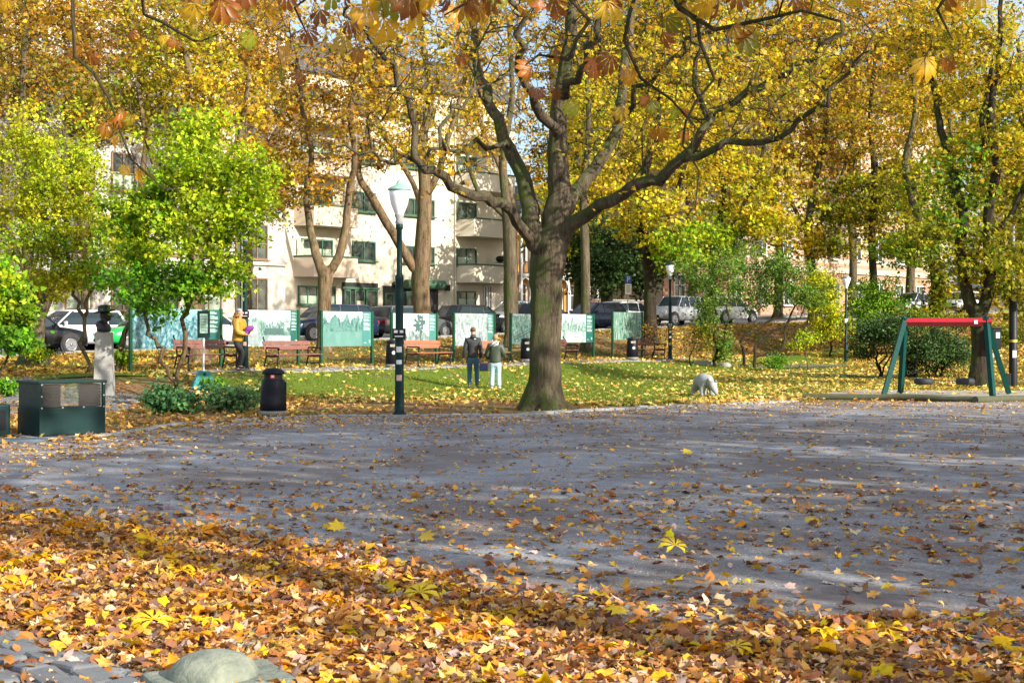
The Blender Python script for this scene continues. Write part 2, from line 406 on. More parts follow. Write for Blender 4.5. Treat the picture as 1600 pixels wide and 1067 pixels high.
def tcurve(pts):
    """pts (px, Y)"""
    a=np.array([(p-800)/F for p,_ in pts]); b=np.array([y for _,y in pts],float)
    return lambda t: float(np.interp(t,a,b))
kerbY=tcurve([(-300,20.0),(0,20.8),(160,21.9),(300,25.2),(480,27.2),(640,27.6),(800,27.4),(900,29.0),(1050,30.8),(1250,33.4),(1600,33.4),(2200,33.4)])
lawnN=tcurve([(-200,42),(215,40),(330,37.5),(480,35.8),(640,35.2),(760,34.6),(860,32.4),(1000,31.6),(1060,33.8),(1250,36.5),(1340,38.5),(1600,39.5),(2200,40)])
lawnF=lambda t:(53.5-1.68*2.1)/(1-1.35*min(t,.28))
def ground_mat():
    m,nt,b=newmat('soil_ground'); g=nt.nodes.new('ShaderNodeNewGeometry').outputs['Position']
    f=noise(nt,3.2,8,.7,g); f2=noise(nt,.35,4,.6,g); f3=noise(nt,26,4,.7,g)
    c=ramp(nt,f,[(.35,(.075,.055,.045)),(.55,(.15,.11,.085)),(.7,(.2,.155,.12))])
    mul=noise(nt,9,3,.6,g); c=mixc(nt,ramp(nt,mul,[(.45,0),(.56,.75)]),c,(.42,.2,.05))
    gr=ramp(nt,f3,[(.35,(.06,.10,.02)),(.65,(.17,.19,.04))])
    c=mixc(nt,ramp(nt,f2,[(.46,0),(.6,.75)]),c,gr)
    nt.links.new(c,b.inputs['Base Color']); b.inputs['Roughness'].default_value=.95; b.inputs['Specular IOR Level'].default_value=.1
    bump(nt,b,f3,.8,.03); return m
def gravel_mat():
    m,nt,b=newmat('fine_gravel'); g=nt.nodes.new('ShaderNodeNewGeometry').outputs['Position']
    v=nt.nodes.new('ShaderNodeTexVoronoi'); v.inputs['Scale'].default_value=55; nt.links.new(g,v.inputs['Vector'])
    f=noise(nt,.45,6,.68,g,.5); f1=noise(nt,2.6,6,.7,g); f2=noise(nt,34,5,.75,g)
    c=ramp(nt,f2,[(.3,(.18,.182,.186)),(.5,(.31,.315,.32)),(.72,(.5,.5,.5))])
    c=mixc(nt,.5,c,ramp(nt,v.outputs['Color'],[(.1,(.13,.13,.135)),(.9,(.40,.40,.41))]))
    wet=ramp(nt,mth(nt,'ADD',mth(nt,'MULTIPLY',f,.7),mth(nt,'MULTIPLY',f1,.3)),[(.44,.85),(.56,0)])
    c=mixc(nt,wet,c,(.17,.14,.125))
    nt.links.new(c,b.inputs['Base Color']); nt.links.new(ramp(nt,wet,[(0,.9),(1,.8)]),b.inputs['Roughness']); b.inputs['Specular IOR Level'].default_value=.2
    h=mth(nt,'ADD',mth(nt,'MULTIPLY',v.outputs['Distance'],.6),mth(nt,'MULTIPLY',f1,1.5)); bump(nt,b,h,.35,.015); return m
def lawn_mat():
    m,nt,b=newmat('short_turf'); g=nt.nodes.new('ShaderNodeNewGeometry').outputs['Position']
    f=noise(nt,.5,6,.7,g); f2=noise(nt,22,5,.75,g); f3=noise(nt,3,5,.7,g)
    c=ramp(nt,f2,[(.3,(.06,.11,.012)),(.5,(.13,.20,.02)),(.72,(.26,.31,.04))])
    c=mixc(nt,ramp(nt,f3,[(.5,0),(.75,.6)]),c,(.19,.22,.05))
    c=mixc(nt,ramp(nt,f,[(.56,0),(.68,.7)]),c,(.15,.12,.07))
    nt.links.new(c,b.inputs['Base Color']); b.inputs['Roughness'].default_value=.95; b.inputs['Specular IOR Level'].default_value=.1
    bump(nt,b,f2,1,.04); return m
def asphalt_mat(name,c1,c2):
    return pm(name,c1,c2,3,.9,bs=60,bd=.01)
M['ground']=ground_mat(); M['gravel']=gravel_mat(); M['lawn']=lawn_mat(); M['asphalt']=asphalt_mat('asphalt',(.06,.06,.065),(.09,.09,.09)); M['pave']=asphalt_mat('pavement_slabs',(.28,.27,.25),(.22,.21,.2))
def axis(a,b,step,lo,hi,k=1.35):
    v=list(np.arange(a,b+.01,step)); s=step
    while v[-1]<hi: s*=k; v.append(v[-1]+s)
    s=step
    while v[0]>lo: s*=k; v.insert(0,v[0]-s)
    return np.array(v)
grid(axis(-32,52,.5,-500,500),axis(2,125,.5,-300,900),terrain,'ground',M['ground'])
sheet(np.linspace(-.62,.62,90),lambda t:-0.0+2.2,kerbY,60,'gravel_square',M['gravel'],.008)
sheet(np.linspace(-.34,.245,130),lawnN,lawnF,50,'lawn',M['lawn'],.03)
def strip(name,a0,a1,mat,off,s0=-75,s1=110,n=160,th=None):
    """strip parallel to the street, st from a0 to a1"""
    V=[];
    for i in range(n+1):
        s=s0+(s1-s0)*i/n
        for a in (a0,a1):
            x=s/R2-a/R2; y=70+s/R2+a/R2; V.append((x,y,TZ(x,y)+off))
    q=[(2*i,2*i+2,2*i+3,2*i+1) for i in range(n)]
    return tag(npmesh(name,np.array(V),np.array(q),mat,smooth=False),kind='structure')
strip('road',-.3,11.0,M['asphalt'],.03)
strip('pavement',11.25,18.9,M['pave'],.15)
def kerbline(name,a0,w,mat,z0,z1):
    mb=MB(); n=150
    for i in range(n):
        s=-75+185*i/n; L=185/n-.02
        x=s/R2-a0/R2; y=70+s/R2+a0/R2; z=TZ(x,y)
        mb.box((x,y,z+(z0+z1)/2),(L,w,z1-z0),rz=math.pi/4)
    return tag(mb.build(name,mat),kind='structure')
kerbline('street_kerb',-.45,.25,M['concrete'],-.1,.13); kerbline('pavement_kerb',11.1,.25,M['concrete'],-.1,.155)
# path along the benches
def rowstrip(name,r0,r1,mat,off,s0,s1,n=80):
    V=[]
    for i in range(n+1):
        s=s0+(s1-s0)*i/n
        for k in range(5):
            r=r0+(r1-r0)*k/4
            x=s*.595-r*.804; y=53.5+s*.804+r*.595; V.append((x,y,TZ(x,y)+off))
    q=[(5*i+k,5*i+k+5,5*i+k+6,5*i+k+1) for i in range(n) for k in range(4)]
    return tag(npmesh(name,np.array(V),np.array(q),mat,smooth=True),kind='structure')
rowstrip('path',-1.9,-.55,M['gravel'],.02,-28,12)
mb=MB()
for i in range(26):
    s=-14+i*.85; r=-2.0+RNG.normal()*.015; x=s*.595-r*.804; y=53.5+s*.804+r*.595
    mb.box((x,y,TZ(x,y)-.035),(.8,.12,.16),rz=math.atan2(.804,.595)+RNG.normal()*.02,bev=.015)
tag(mb.build('path_edging',M['stone']),kind='structure')
# kerb stones along the gravel
mb=MB(); px=150
while px<1250:
    t=(px-800)/F; y=kerbY(t); t2=(px+16-800)/F; y2=kerbY(t2)
    a=math.atan2(y2-y,t2*y2-t*y); L=math.hypot(y2-y,t2*y2-t*y)
    for k in range(2 if px>680 else 1):
        mb.box((t*y-math.sin(a)*.19*k+RNG.normal()*.01,y+.1+.19*k+RNG.normal()*.012,-.02+RNG.normal()*.008),(L*(.86+.1*RNG.random()),.15,.13),rz=a+RNG.normal()*.05,bev=.02)
    px+=16
tag(mb.build('stone_kerb',M['stone']),kind='structure')
# cobbles beside the bust
def cobbles(name,o,ux,uy,nx,ny,sx,sy,mat,z=.0,h=.1,jit=.012,skip=None):
    mb=MB(); ux=Vector(ux).normalized(); uy=Vector(uy).normalized(); a=math.atan2(ux.y,ux.x)
    for j in range(ny):
        for i in range(nx):
            w=sx*(1+RNG.normal()*.08)
            p=Vector(o)+ux*((i+.5*(j%2))*sx)+uy*(j*sy); p.x+=RNG.normal()*jit; p.y+=RNG.normal()*jit
            if skip and skip(p): continue
            zz=TZ(p.x,p.y)+z+RNG.normal()*jit*.5
            mb.box((p.x,p.y,zz),(w*.9,sy*.88,h),rz=a+RNG.normal()*.06,rx=RNG.normal()*.05,ry=RNG.normal()*.05,bev=min(.02,h*.3))
    return tag(mb.build(name,mat),kind='structure')
M['cobble']=pm('granite_cobbles',(.115,.12,.125),(.2,.205,.21),7,.85,bs=45,bd=.01)
cobbles('cobbled_pavement',(-13.5,28.2,0),(1,.12,0),(-.12,1,0),16,22,.34,.24,M['cobble'],z=0,h=.07)
cobbles('cobbled_border',(-3.9,8.62,0),(1,-1.05,0),(-.7,-.72,0),17,9,.26,.17,M['cobble'],z=-.015,h=.1,jit=.012,skip=lambda p:p.x>-1.62)
# ---------------- fallen leaves
def scatter(name,label,n,yr,tr,dens,tmpl,size,cols,tilt=.35,curl=.5,zo=.012,pile=.02,seed=1,mat='litter',wts=None,kind='stuff',crump=0):
    rng=np.random.default_rng(seed); m=n*3
    y=np.sqrt(rng.uniform(yr[0]**2,yr[1]**2,m)); t=rng.uniform(tr[0],tr[1],m); x=t*y
    d=dens(x,y,t); keep=rng.random(m)<d; x=x[keep][:n];y=y[keep][:n]; k=len(x)
    z=terrain(x,y)+zo+rng.random(k)**1.5*pile
    nr=rng.normal(size=(k,3))*tilt+np.array([0,0,1.]); nr[:,2]=np.abs(nr[:,2])
    c=pal(cols,k,rng,.22,wts); s=size*rng.uniform(.6,1.3,k)
    V,T,C=leaves(tmpl,np.stack([x,y,z],1),nr,s,c,rng,curl,None,crump)
    V[:,2]=np.maximum(V[:,2],(terrain(V[:,0],V[:,1])+.006))
    return tag(npmesh(name,V,T,M[mat],None,C),label,kind=kind)
def vnoise(x,y,s,seed=0):
    r=0
    for i,(a,b,p) in enumerate(((1,.7,0),(-.6,1.3,2.1),(1.9,-.4,4.2),(.8,2.3,1.3),(-2.1,1.7,.5))):
        r=r+np.sin((x*a+y*b)*s+p+seed*1.7+np.sin((y*a-x*b)*s*.7+seed)*1.3)
    return r/5
LIT=[(.52,.21,.05),(.66,.34,.08),(.34,.15,.065),(.72,.48,.22),(.76,.38,.04),(.22,.115,.08),(.6,.44,.34),(.84,.52,.05)]
BRI=[(.92,.62,.01),(.88,.48,.01),(.84,.34,.01)]
FE=tcurve([(-100,13.8),(0,13.2),(300,12.2),(600,10.6),(800,9.5),(1000,8.9),(1200,8.6),(1600,8.1),(1900,7.8)]); FEv=np.vectorize(FE)
def dfore(x,y,t):
    e=FEv(t)-.4+vnoise(x,y,1.6)*.8; g=sm((e+.9-y)/3.0)
    d=.014+.986*g**1.7
    d=np.where(vnoise(x,y,2.6,3)>.62,d*.45,d)
    cob=(x<-1.55)&((y-7.95)-( -1.05*(x+2.87)/1.0)<-.1)
    return np.where(cob,d*.08,d)
LW=[.19,.16,.17,.13,.10,.13,.1,.02]
scatter('fallen_leaves','dense carpet of brown and orange leaves in front of the gravel',26000,(5.6,15),(-.43,.43),dfore,MAPLER,.051,LIT,.26,.55,.012,.026,1,wts=LW,crump=.07)
scatter('fallen_leaves','narrow curled brown leaves mixed in the foreground leaf carpet',18000,(5.6,15),(-.43,.43),dfore,OVAL,.040,LIT,.32,.75,.012,.034,2,wts=LW,crump=.08)
scatter('fallen_leaves','crisp pointed leaves strewn through the foreground leaf carpet',8500,(5.6,15),(-.43,.43),dfore,MAPLE,.048,LIT,.3,.6,.015,.03,12,wts=LW,crump=.06)
scatter('fallen_leaves','fresh yellow maple leaves on top of the foreground leaf carpet',1500,(5.6,14),(-.43,.43),lambda x,y,t:dfore(x,y,t)*np.clip(.35+.9*vnoise(x,y,2.2,8),0,1),MAPLER,.066,BRI,.28,.45,.03,.02,3,crump=.06)
scatter('fallen_leaves','rust coloured chestnut leaves lying in the foreground leaf carpet',220,(6.9,14),(-.43,.43),dfore,CHEST,.11,BRI[1:]+LIT[:2],.3,.4,.05,.03,13,crump=.04)
def dgrav(x,y,t):
    v=vnoise(x,y,.55,5)*.5+vnoise(x,y,1.7,2)*.5; left=sm((.1-t)/.5)
    return np.clip(.15+.5*sm((v-.05)/.45)*(.5+left)+.25*sm((15-y)/4)+1.1*sm((y-kerbv(t)+4.5)/4)*(.35+left),0,1)*(y<kerbv(t)+.2)
kerbv=np.vectorize(kerbY)
scatter('fallen_leaves','brown leaves strewn over the grey gravel square',12500,(10,33.5),(-.45,.45),dgrav,MAPLER,.040,[LIT[0],LIT[1],LIT[3],LIT[3],LIT[6],LIT[4],LIT[2],LIT[7]],.16,.5,.012,.012,4,crump=.1)
scatter('fallen_leaves','orange leaves heaped along the stone kerb and around the display case',8500,(20.5,36),(-.45,.3),lambda x,y,t:np.clip((.9-.75*sm((t+.2)/.12))*sm((y-kerbv(t)+1.2)/1.2)*(1-sm((y-34)/2)) *(.6+.5*vnoise(x,y,.8)),0,1),MAPLE5,.075,[(.62,.33,.08),(.7,.42,.1),(.5,.25,.08),(.75,.48,.08),(.45,.24,.12)],.35,.7,.015,.03,5)
lawnNv=np.vectorize(lawnN)
def dlawn(x,y,t):
    r=rowd(x,y); v=vnoise(x,y,.5,7)*.5+vnoise(x,y,1.5,1)*.5
    right=sm((t-.08)/.12)
    return np.clip((.1+.55*sm((v+.15)/.6)*(.55+.6*right)+.5*right+.35*sm((lawnNv(t)+2.5-y)/2.5)+.35*sm((r+3.5)/2))*(r<0)*(y>lawnNv(t)-3),0,1)
scatter('fallen_leaves','yellow leaves scattered over the green lawn',19000,(31,66),(-.4,.45),dlawn,MAPLE5,.088,[(.78,.55,.08),(.8,.6,.16),(.68,.42,.07),(.6,.33,.08),(.8,.66,.25)],.35,.6,.04,.03,6)
def dslope(x,y,t):
    r=rowd(x,y); st=strd(x,y); v=vnoise(x,y,.45,9)*.5+vnoise(x,y,1.3,4)*.5
    side=np.maximum(sm((t-.08)/.05),sm((-.2-t)/.08))
    return np.clip(.22+.5*sm((v+.1)/.5)+.75*side,0,1)*(r>-1.2)*(st<-.5)+.9*((r<=-1.2)&(x>14)&(y>48))
scatter('fallen_leaves','orange and yellow leaves covering the bank below the street',44000,(34,108),(-.42,.44),dslope,MAPLE5,.11,[(.68,.38,.06),(.74,.48,.07),(.55,.27,.06),(.76,.56,.1),(.42,.2,.06)],.4,.6,.02,.03,7)
TWIG=(np.array([(-.02,-1,0),(.02,-1,0),(.05,0,.06),(.012,1,0),(-.012,1,0),(.01,0,.06)],float),np.array([(0,1,2),(0,2,5),(5,2,3),(5,3,4)]))
scatter('twig_litter','thin brown twigs and leaf stalks lying among the foreground leaves',1500,(5.8,16),(-.43,.43),lambda x,y,t:np.clip(dfore(x,y,t)+.12,0,1),TWIG,.075,[(.12,.07,.04),(.3,.17,.07),(.08,.05,.035)],.12,.3,.02,.04,31)
PEB=(np.array([(1,0,0),(-.3,.8,0),(-.6,-.8,0),(0,0,.8)],float),np.array([(0,1,3),(1,2,3),(2,0,3)]))
scatter('gravel','small loose grit on the surface of the square',22000,(7,19),(-.43,.43),lambda x,y,t:np.clip((18-y)/9,0.05,1)*np.clip(.7+vnoise(x,y,1.1,6),.1,1),PEB,.007,[(.4,.4,.4),(.28,.28,.29),(.55,.54,.52),(.2,.19,.19)],.15,.0,.008,.0,41)
# grass blades
def blades(name,label,n,seed,yr,tr,dens,h=.07,w=.014,cols=GRN):
    rng=np.random.default_rng(seed); m=n*3; y=np.sqrt(rng.uniform(yr[0]**2,yr[1]**2,m)); t=rng.uniform(*tr,m); x=t*y
    k=rng.random(m)<dens(x,y,t); x=x[k][:n]; y=y[k][:n]; n=len(x); z=terrain(x,y)+.02
    a=rng.uniform(0,6.28,n); hh=h*rng.uniform(.5,1.4,n); lx=rng.normal(size=n)*h*.5; ly=rng.normal(size=n)*h*.5
    V=np.stack([np.stack([x-np.cos(a)*w,y-np.sin(a)*w,z],1),np.stack([x+np.cos(a)*w,y+np.sin(a)*w,z],1),np.stack([x+lx,y+ly,z+hh],1)],1).reshape(-1,3)
    c=np.repeat(pal(cols,n,rng,.2),3,0); return tag(npmesh(name,V,np.arange(3*n).reshape(-1,3),M['leaf'],None,c),label,kind='stuff')
TURF=[(.09,.17,.015),(.15,.25,.02),(.24,.32,.03),(.12,.2,.015),(.32,.32,.05)]
blades('grass','short green grass of the lawn',60000,21,(31,64),(-.34,.4),lambda x,y,t:((y>lawnNv(t)-.3+vnoise(x,y,1.5)*.8)&(rowd(x,y)<-2.1))*1.0*np.clip(.75+vnoise(x,y,.8),.1,1),.06,.014,TURF)
blades('grass','tufty olive grass on the bank behind the display boards',26000,22,(38,80),(-.36,.16),lambda x,y,t:((rowd(x,y)>-.3)&(strd(x,y)<-.8))*np.clip(.5+vnoise(x,y,.6,3),0,1),.09,.02,[(.14,.2,.03),(.2,.24,.04),(.1,.16,.02),(.3,.28,.08)])
# single conspicuous leaves
def bigleaf(px,py,s,col,label,rz,tilt=(0,0)):
    Y=F*1.6/(py-HY); V0,T0=CHEST if s<0 else MAPLE; s=abs(s)
    fr=(Matrix.Rotation(rz,3,'Z')@Matrix.Rotation(tilt[0],3,'X')@Matrix.Rotation(tilt[1],3,'Y'))
    W=np.array([fr@Vector(v*s) for v in V0]); W[:,2]-=W[:,2].min()
    o=npmesh('fallen_leaf',W,T0,M['litter'],None,np.repeat(np.array([col]),len(V0),0)); o.location=((px-800)/F*Y,Y,.045 if py>850 else .02)
    return tag(o,label,'leaf','conspicuous yellow fallen leaves')
for a in [(1055,874,-.14,(.92,.66,.03),'large yellow leaf lying alone on the gravel above the leaf carpet',.2,(.5,.1)),
          (655,950,-.14,(.85,.66,.05),'spread yellow chestnut leaf in the middle of the leaf carpet',-.3,(.45,0)),
          (240,995,-.14,(.82,.6,.03),'spread yellow chestnut leaf near the cobbled border',.5,(.4,0)),
          (1150,1035,-.10,(.8,.55,.03),'yellow chestnut leaf at the bottom edge, right of the middle',-.6,(.3,.1)),
          (968,972,.1,(.85,.62,.04),'yellow maple leaf below the lone leaf on the gravel',.8,(.35,0)),
          (526,834,.1,(.85,.6,.05),'upright yellow maple leaf at the far edge of the leaf carpet',.2,(.8,0)),
          (1075,712,.12,(.85,.62,.05),'small yellow leaf out on the middle of the gravel',.5,(.5,0)),
          (215,1026,.11,(.85,.65,.04),'crumpled yellow maple leaf just above the carved stone',2.2,(.4,.2)),
          (665,850,.1,(.7,.46,.06),'golden maple leaf standing at the fringe of the carpet',-.5,(.7,0))]: bigleaf(*a)
# ---------------- small things of the park
# carved stone in the corner
st=empty('carved_stone',(*P(340,1067,6.38)[:2],0),.5,'weathered greenish granite block with a rounded dome, bottom left among leaves','stone')
M['mossstone']=pm('lichen_granite',(.34,.36,.27),(.13,.16,.13),9,.9,bs=26,bd=.03,detail=9)
m=MB(); m.box((0,-.02,.0),(.6,.46,.13),bev=.02); m.build('base_block',M['mossstone'],st)
m=MB(); m.lathe([(.205,.0),(.2,.03),(.18,.065),(.14,.095),(.09,.113),(.045,.12),(.0,.122)],(-.02,0,.05),28); m.build('dome',M['mossstone'],st)
# display case
M['caseglass'],nt,b=newmat('case_glass'); b.inputs['Transmission Weight'].default_value=.92; b.inputs['Roughness'].default_value=.06; b.inputs['Base Color'].default_value=(.7,.7,.66,1); b.inputs['Alpha'].default_value=.3
M['slatgrey']=pm('weathered_slats',(.022,.018,.017),(.045,.036,.032),(14),.8,bs=50,bd=.004)
dc=empty('display_case',GX(96,22.3),math.radians(40),'low dark green display case with a glazed upper half on the leaves','display case')
w,d,h=1.06,.86,.84
m=MB(); m.box((0,-d/2,.22),(w,.04,.4)); m.box((0,d/2,.22),(w,.04,.4)); m.box((-w/2+.02,0,.42),(.04,d-.05,.8)); m.box((w/2-.02,0,.22),(.04,d-.05,.4)); m.build('base_panel',M['dgreen'],dc)
m=MB(); m.box((0,0,h-.005),(w+.05,d+.06,.04),bev=.008); m.build('top',M['dgreen'],dc)
for x in(-w/2+.02,w/2-.02): m=MB(); m.box((x,-d/2+.003,.62),(.045,.05,.4)); m.build('corner_post',M['dgreen'],dc)
m=MB(); m.box((w/2-.02,d/2-.003,.62),(.045,.05,.4)); m.build('corner_post',M['dgreen'],dc)
m=MB(); m.box((0,-d/2-.004,.425),(w-.05,.045,.03)); m.build('glazing_rail',M['dgreen'],dc)
m=MB(); m.box((0,-d/2+.008,.63),(w-.1,.008,.37)); m.build('pane',M['caseglass'],dc)
for x0 in(-.33,.3):
    m=MB(); m.box((x0,-d/2+.06,.62),(.3,.006,.36))
    for i in range(7): m.box((x0,-d/2+.05,.47+.05*i),(.32 if x0<0 else .36,.015,.044))
    m.build('slatted_board',M['slatgrey'],dc)
m=MB()
for x,z in((-.5,.44),(-.17,.44),(.17,.44),(.5,.44),(-.5,.62),(.5,.62),(-.5,.8),(.5,.8),(-.5,.04)): m=MB(); m.tube([(x,-d/2-.03,z),(x,-d/2-.038,z)],.014,10); m.build('bolt_head',M['steel'],dc)

m=MB(); m.box((.05,-.02,-.0),(w+.3,d+.3,.06),bev=.01); tag(m.build('stone_slab',M['stone'],None,GX(98,22.2)+Vector((0,0,.0))),'flat grey stone slab under the green display case','slab').rotation_euler=(0,0,math.radians(40))
dc.location.z+=.03
m=MB(); m.box((0,0,.26),(.5,.5,.52),bev=.03); m.mi=1; m.box((0,-.255,.28),(.36,.012,.3)); m.box((0,-.265,.5),(.1,.02,.04))
tag(m.build('utility_cabinet',[M['dgreen'],M['black']],None,GX(-14,22.0)),'small dark green cabinet cut by the left picture edge','cabinet').rotation_euler=(0,0,.5)
m=MB(); m.box((0,0,.03),(1.15,.5,.05),bev=.012); 
for i in range(5): m.box((-.46+.23*i,0,.058),(.02,.42,.012))
tag(m.build('metal_hatch',pm('blue_grey_plate',(.09,.13,.16),(.13,.17,.2),6,.5),None,GX(8,20.9)),'blue grey metal hatch cover lying flat in front of the display case','hatch').rotation_euler=(0,0,.25)
# bust
bl=GX(163,33.4); bl.z=.16
m=MB(); b0,b1,hh=.25,.185,1.5
vs=[(s*b0*.9,t*b0,0) for s,t in((-1,-1),(1,-1),(1,1),(-1,1))]+[(s*b1*.95,t*b1,hh) for s,t in((-1,-1),(1,-1),(1,1),(-1,1))]
m.add(vs,[(0,1,2,3),(4,5,6,7),(0,1,5,4),(1,2,6,5),(2,3,7,6),(3,0,4,7)])
o=tag(m.build('pedestal',pm('granite_pedestal',(.42,.41,.38),(.3,.3,.28),30,.85,bs=90,bd=.004),None,bl),'tall tapering grey granite pedestal under the bust','pedestal'); o.rotation_euler=(0,0,.15)
bs=empty('bust_sculpture',bl+Vector((0,0,hh)),.1,'dark bronze bust of a man in a brimmed hat, facing right, on the pedestal','bust'); bs.scale=(1.12,1.12,1.12)
bm=bmesh.new()
def ell(bm,c,s,seg=18,rz=0,ry=0):
    r=bmesh.ops.create_uvsphere(bm,u_segments=seg,v_segments=seg//2+2,radius=1)
    Mx=Matrix.Translation(c)@Matrix.Rotation(rz,4,'Z')@Matrix.Rotation(ry,4,'Y')@Matrix.Diagonal((*s,1)); bmesh.ops.transform(bm,matrix=Mx,verts=r['verts'])
ell(bm,(-.01,0,.08),(.15,.24,.13)); ell(bm,(-.06,0,.16),(.12,.2,.09)); ell(bm,(-.0,0,.24),(.075,.08,.12)); ell(bm,(.02,0,.36),(.115,.088,.14)); ell(bm,(.09,0,.30),(.055,.06,.06))
ell(bm,(.135,0,.355),(.035,.02,.04),10,0,.5); ell(bm,(.115,0,.385),(.03,.07,.02),10); ell(bm,(.125,0,.32),(.022,.035,.012),10); ell(bm,(.0,.09,.36),(.03,.015,.04),8); ell(bm,(.0,-.09,.36),(.03,.015,.04),8)
for v in bm.verts:
    if v.co.z<0: v.co.z=0
me=bpy.data.meshes.new('head'); bm.to_mesh(me); bm.free(); me.materials.append(M['bronze']); [setattr(p,'use_smooth',True) for p in me.polygons]
rm=me; ob=bpy.data.objects.new('head_and_shoulders',me); link(ob,bs)
md=ob.modifiers.new('r','REMESH'); md.mode='VOXEL'; md.voxel_size=.014; md.use_smooth_shade=True
m=MB(); m.lathe([(.0,.0),(.215,-.015),(.235,.0),(.22,.012),(.135,.025),(.13,.07),(.118,.125),(.07,.14),(.0,.125)],(0,0,0),24,sx=1.0,sy=.86); ht=m.build('hat',M['bronze'],bs,(.0,0,.44)); ht.rotation_euler=(0,math.radians(-8),0)
# lamps
def lathe_part(name,prof,mat,root,n=20,loc=None,**k):
    m=MB(); m.lathe(prof,(0,0,0),n,**k); return m.build(name,M[mat] if isinstance(mat,str) else mat,root,loc)
M['globe'],nt,b=newmat('opal_glass'); b.inputs['Base Color'].default_value=(.93,.94,.96,1); b.inputs['Roughness'].default_value=.25; b.inputs['Subsurface Weight'].default_value=.0; b.inputs['Coat Weight'].default_value=.4
M['verdigris']=pm('verdigris_cap',(.2,.4,.33),(.3,.5,.43),14,.5)
def lamp(loc,label,cap='verdigris',s=1.0,stick=True):
    r=empty('street_lamp',loc,0,label,'street lamp')
    m=MB(); m.box((0,0,.0),(.36,.36,.16),bev=.015); m.mi=0; m.build('base_block',M['concrete'],r)
    lathe_part('pole',[(.13,.08),(.13,.11),(.095,.12),(.092,.3),(.086,.6),(.084,1.55),(.078,1.6),(.076,2.62),(.082,2.66),(.082,2.72),(.054,2.76),(.05,3.6),(.07,3.62),(.07,3.7),(.05,3.72)],'dgreen',r)
    m=MB()
    for a in range(4): 
        x,y=.1*math.cos(a*1.57+.78),.1*math.sin(a*1.57+.78); m.tube([(x,y,.08),(x,y,.15)],.016,6)
    m.build('anchor_bolts',M['iron'],r)
    lathe_part('lamp_neck',[(.05,3.7),(.085,3.74),(.06,3.8),(.095,3.88),(.085,3.9)],'stone',r)
    lathe_part('lamp_globe',[(.08,3.89),(.12,3.98),(.165,4.1),(.19,4.25),(.195,4.33),(.18,4.35)],'globe',r,24)
    lathe_part('lamp_cap',[(.18,4.34),(.225,4.36),(.215,4.385),(.17,4.42),(.08,4.46),(.05,4.5),(.045,4.53),(.02,4.55),(.0,4.6)],cap,r,24)
    if stick:
        m=MB(); m.box((0,-.09,1.62),(.26,.012,.2)); m.build('number_plate',M['iron'],r); m=MB(); m.box((-.06,-.098,1.66),(.07,.004,.05)); m.box((.05,-.098,1.66),(.07,.004,.05)); m.box((0,-.098,1.57),(.16,.004,.02)); m.build('plate_marking',M['white'],r)
        for z,mt,hh,ww in((1.32,'white',.11,.07),(1.08,'white',.08,.12),(.78,'sticker',.11,.09)):
            m=MB(); m.tube([(0,0,z-hh/2),(0,0,z+hh/2)],.0875,20,cap=False); m.v=[(x,y,z_) for x,y,z_ in m.v]; m.f=[f for f in m.f if sum(m.v[i][1] for i in f)/len(f)<-.062]; m.m=[0]*len(m.f); m.sm=[True]*len(m.f); m.build('sticker',M[mt],r)
    r.scale=(s,s,s); return r
M['sticker']=pm('orange_sticker',(.6,.3,.2),(.7,.6,.55),20,.5)
l1=lamp(GX(624,26.9),'tall green street lamp with white globe and mint cap on the gravel edge, nearest lamp')
l2=lamp(GX(383,40.3),'green street lamp whose pole the person in yellow leans against')
l3=lamp(GX(1047,59.6),'dark street lamp with white globe between the last bench and the green shrubs','dgreen',.93)
l4=empty('street_lamp',GX(1322,65.5),0,'slender lamp with a white cup shaped head above the bushes','street lamp'); l4.scale=(1,1,.97)
lathe_part('pole',[(.09,0),(.085,.9),(.06,.95),(.045,3.5),(.04,3.6)],'dgreen',l4); lathe_part('lamp_globe',[(.05,3.55),(.1,3.66),(.17,3.85),(.22,4.02),(.2,4.04)],'globe',l4); lathe_part('lamp_cap',[(.2,4.03),(.26,4.05),(.12,4.11),(.0,4.16)],'steel',l4)
m=MB(); m.box((0,-.07,2.0),(.14,.02,.2)); m.build('number_plate',M['white'],l4)
# pole at right
pr=empty('utility_pole',GX(1583,42.5),0,'dark pole with yellow band and white sticker at the right edge','pole')
lathe_part('pole',[(.125,0),(.12,2.75),(.06,2.8)],'iron',pr)
lathe_part('upper_pole',[(.06,2.79),(.055,4.9),(.0,4.92)],'steel',pr)
m=MB(); m.tube([(0,0,1.2),(0,0,1.45)],.1225,20,cap=False); m.build('yellow_band',pm('yellow_band',(.75,.52,.02),(.65,.45,.02),10,.5),pr)
m=MB(); m.box((0,-.118,1.02),(.12,.02,.22)); m.build('sticker',M['white'],pr)
m=MB(); m.box((-.17,0,.22),(.16,.2,.44),bev=.02); m.build('junction_box',M['iron'],pr)
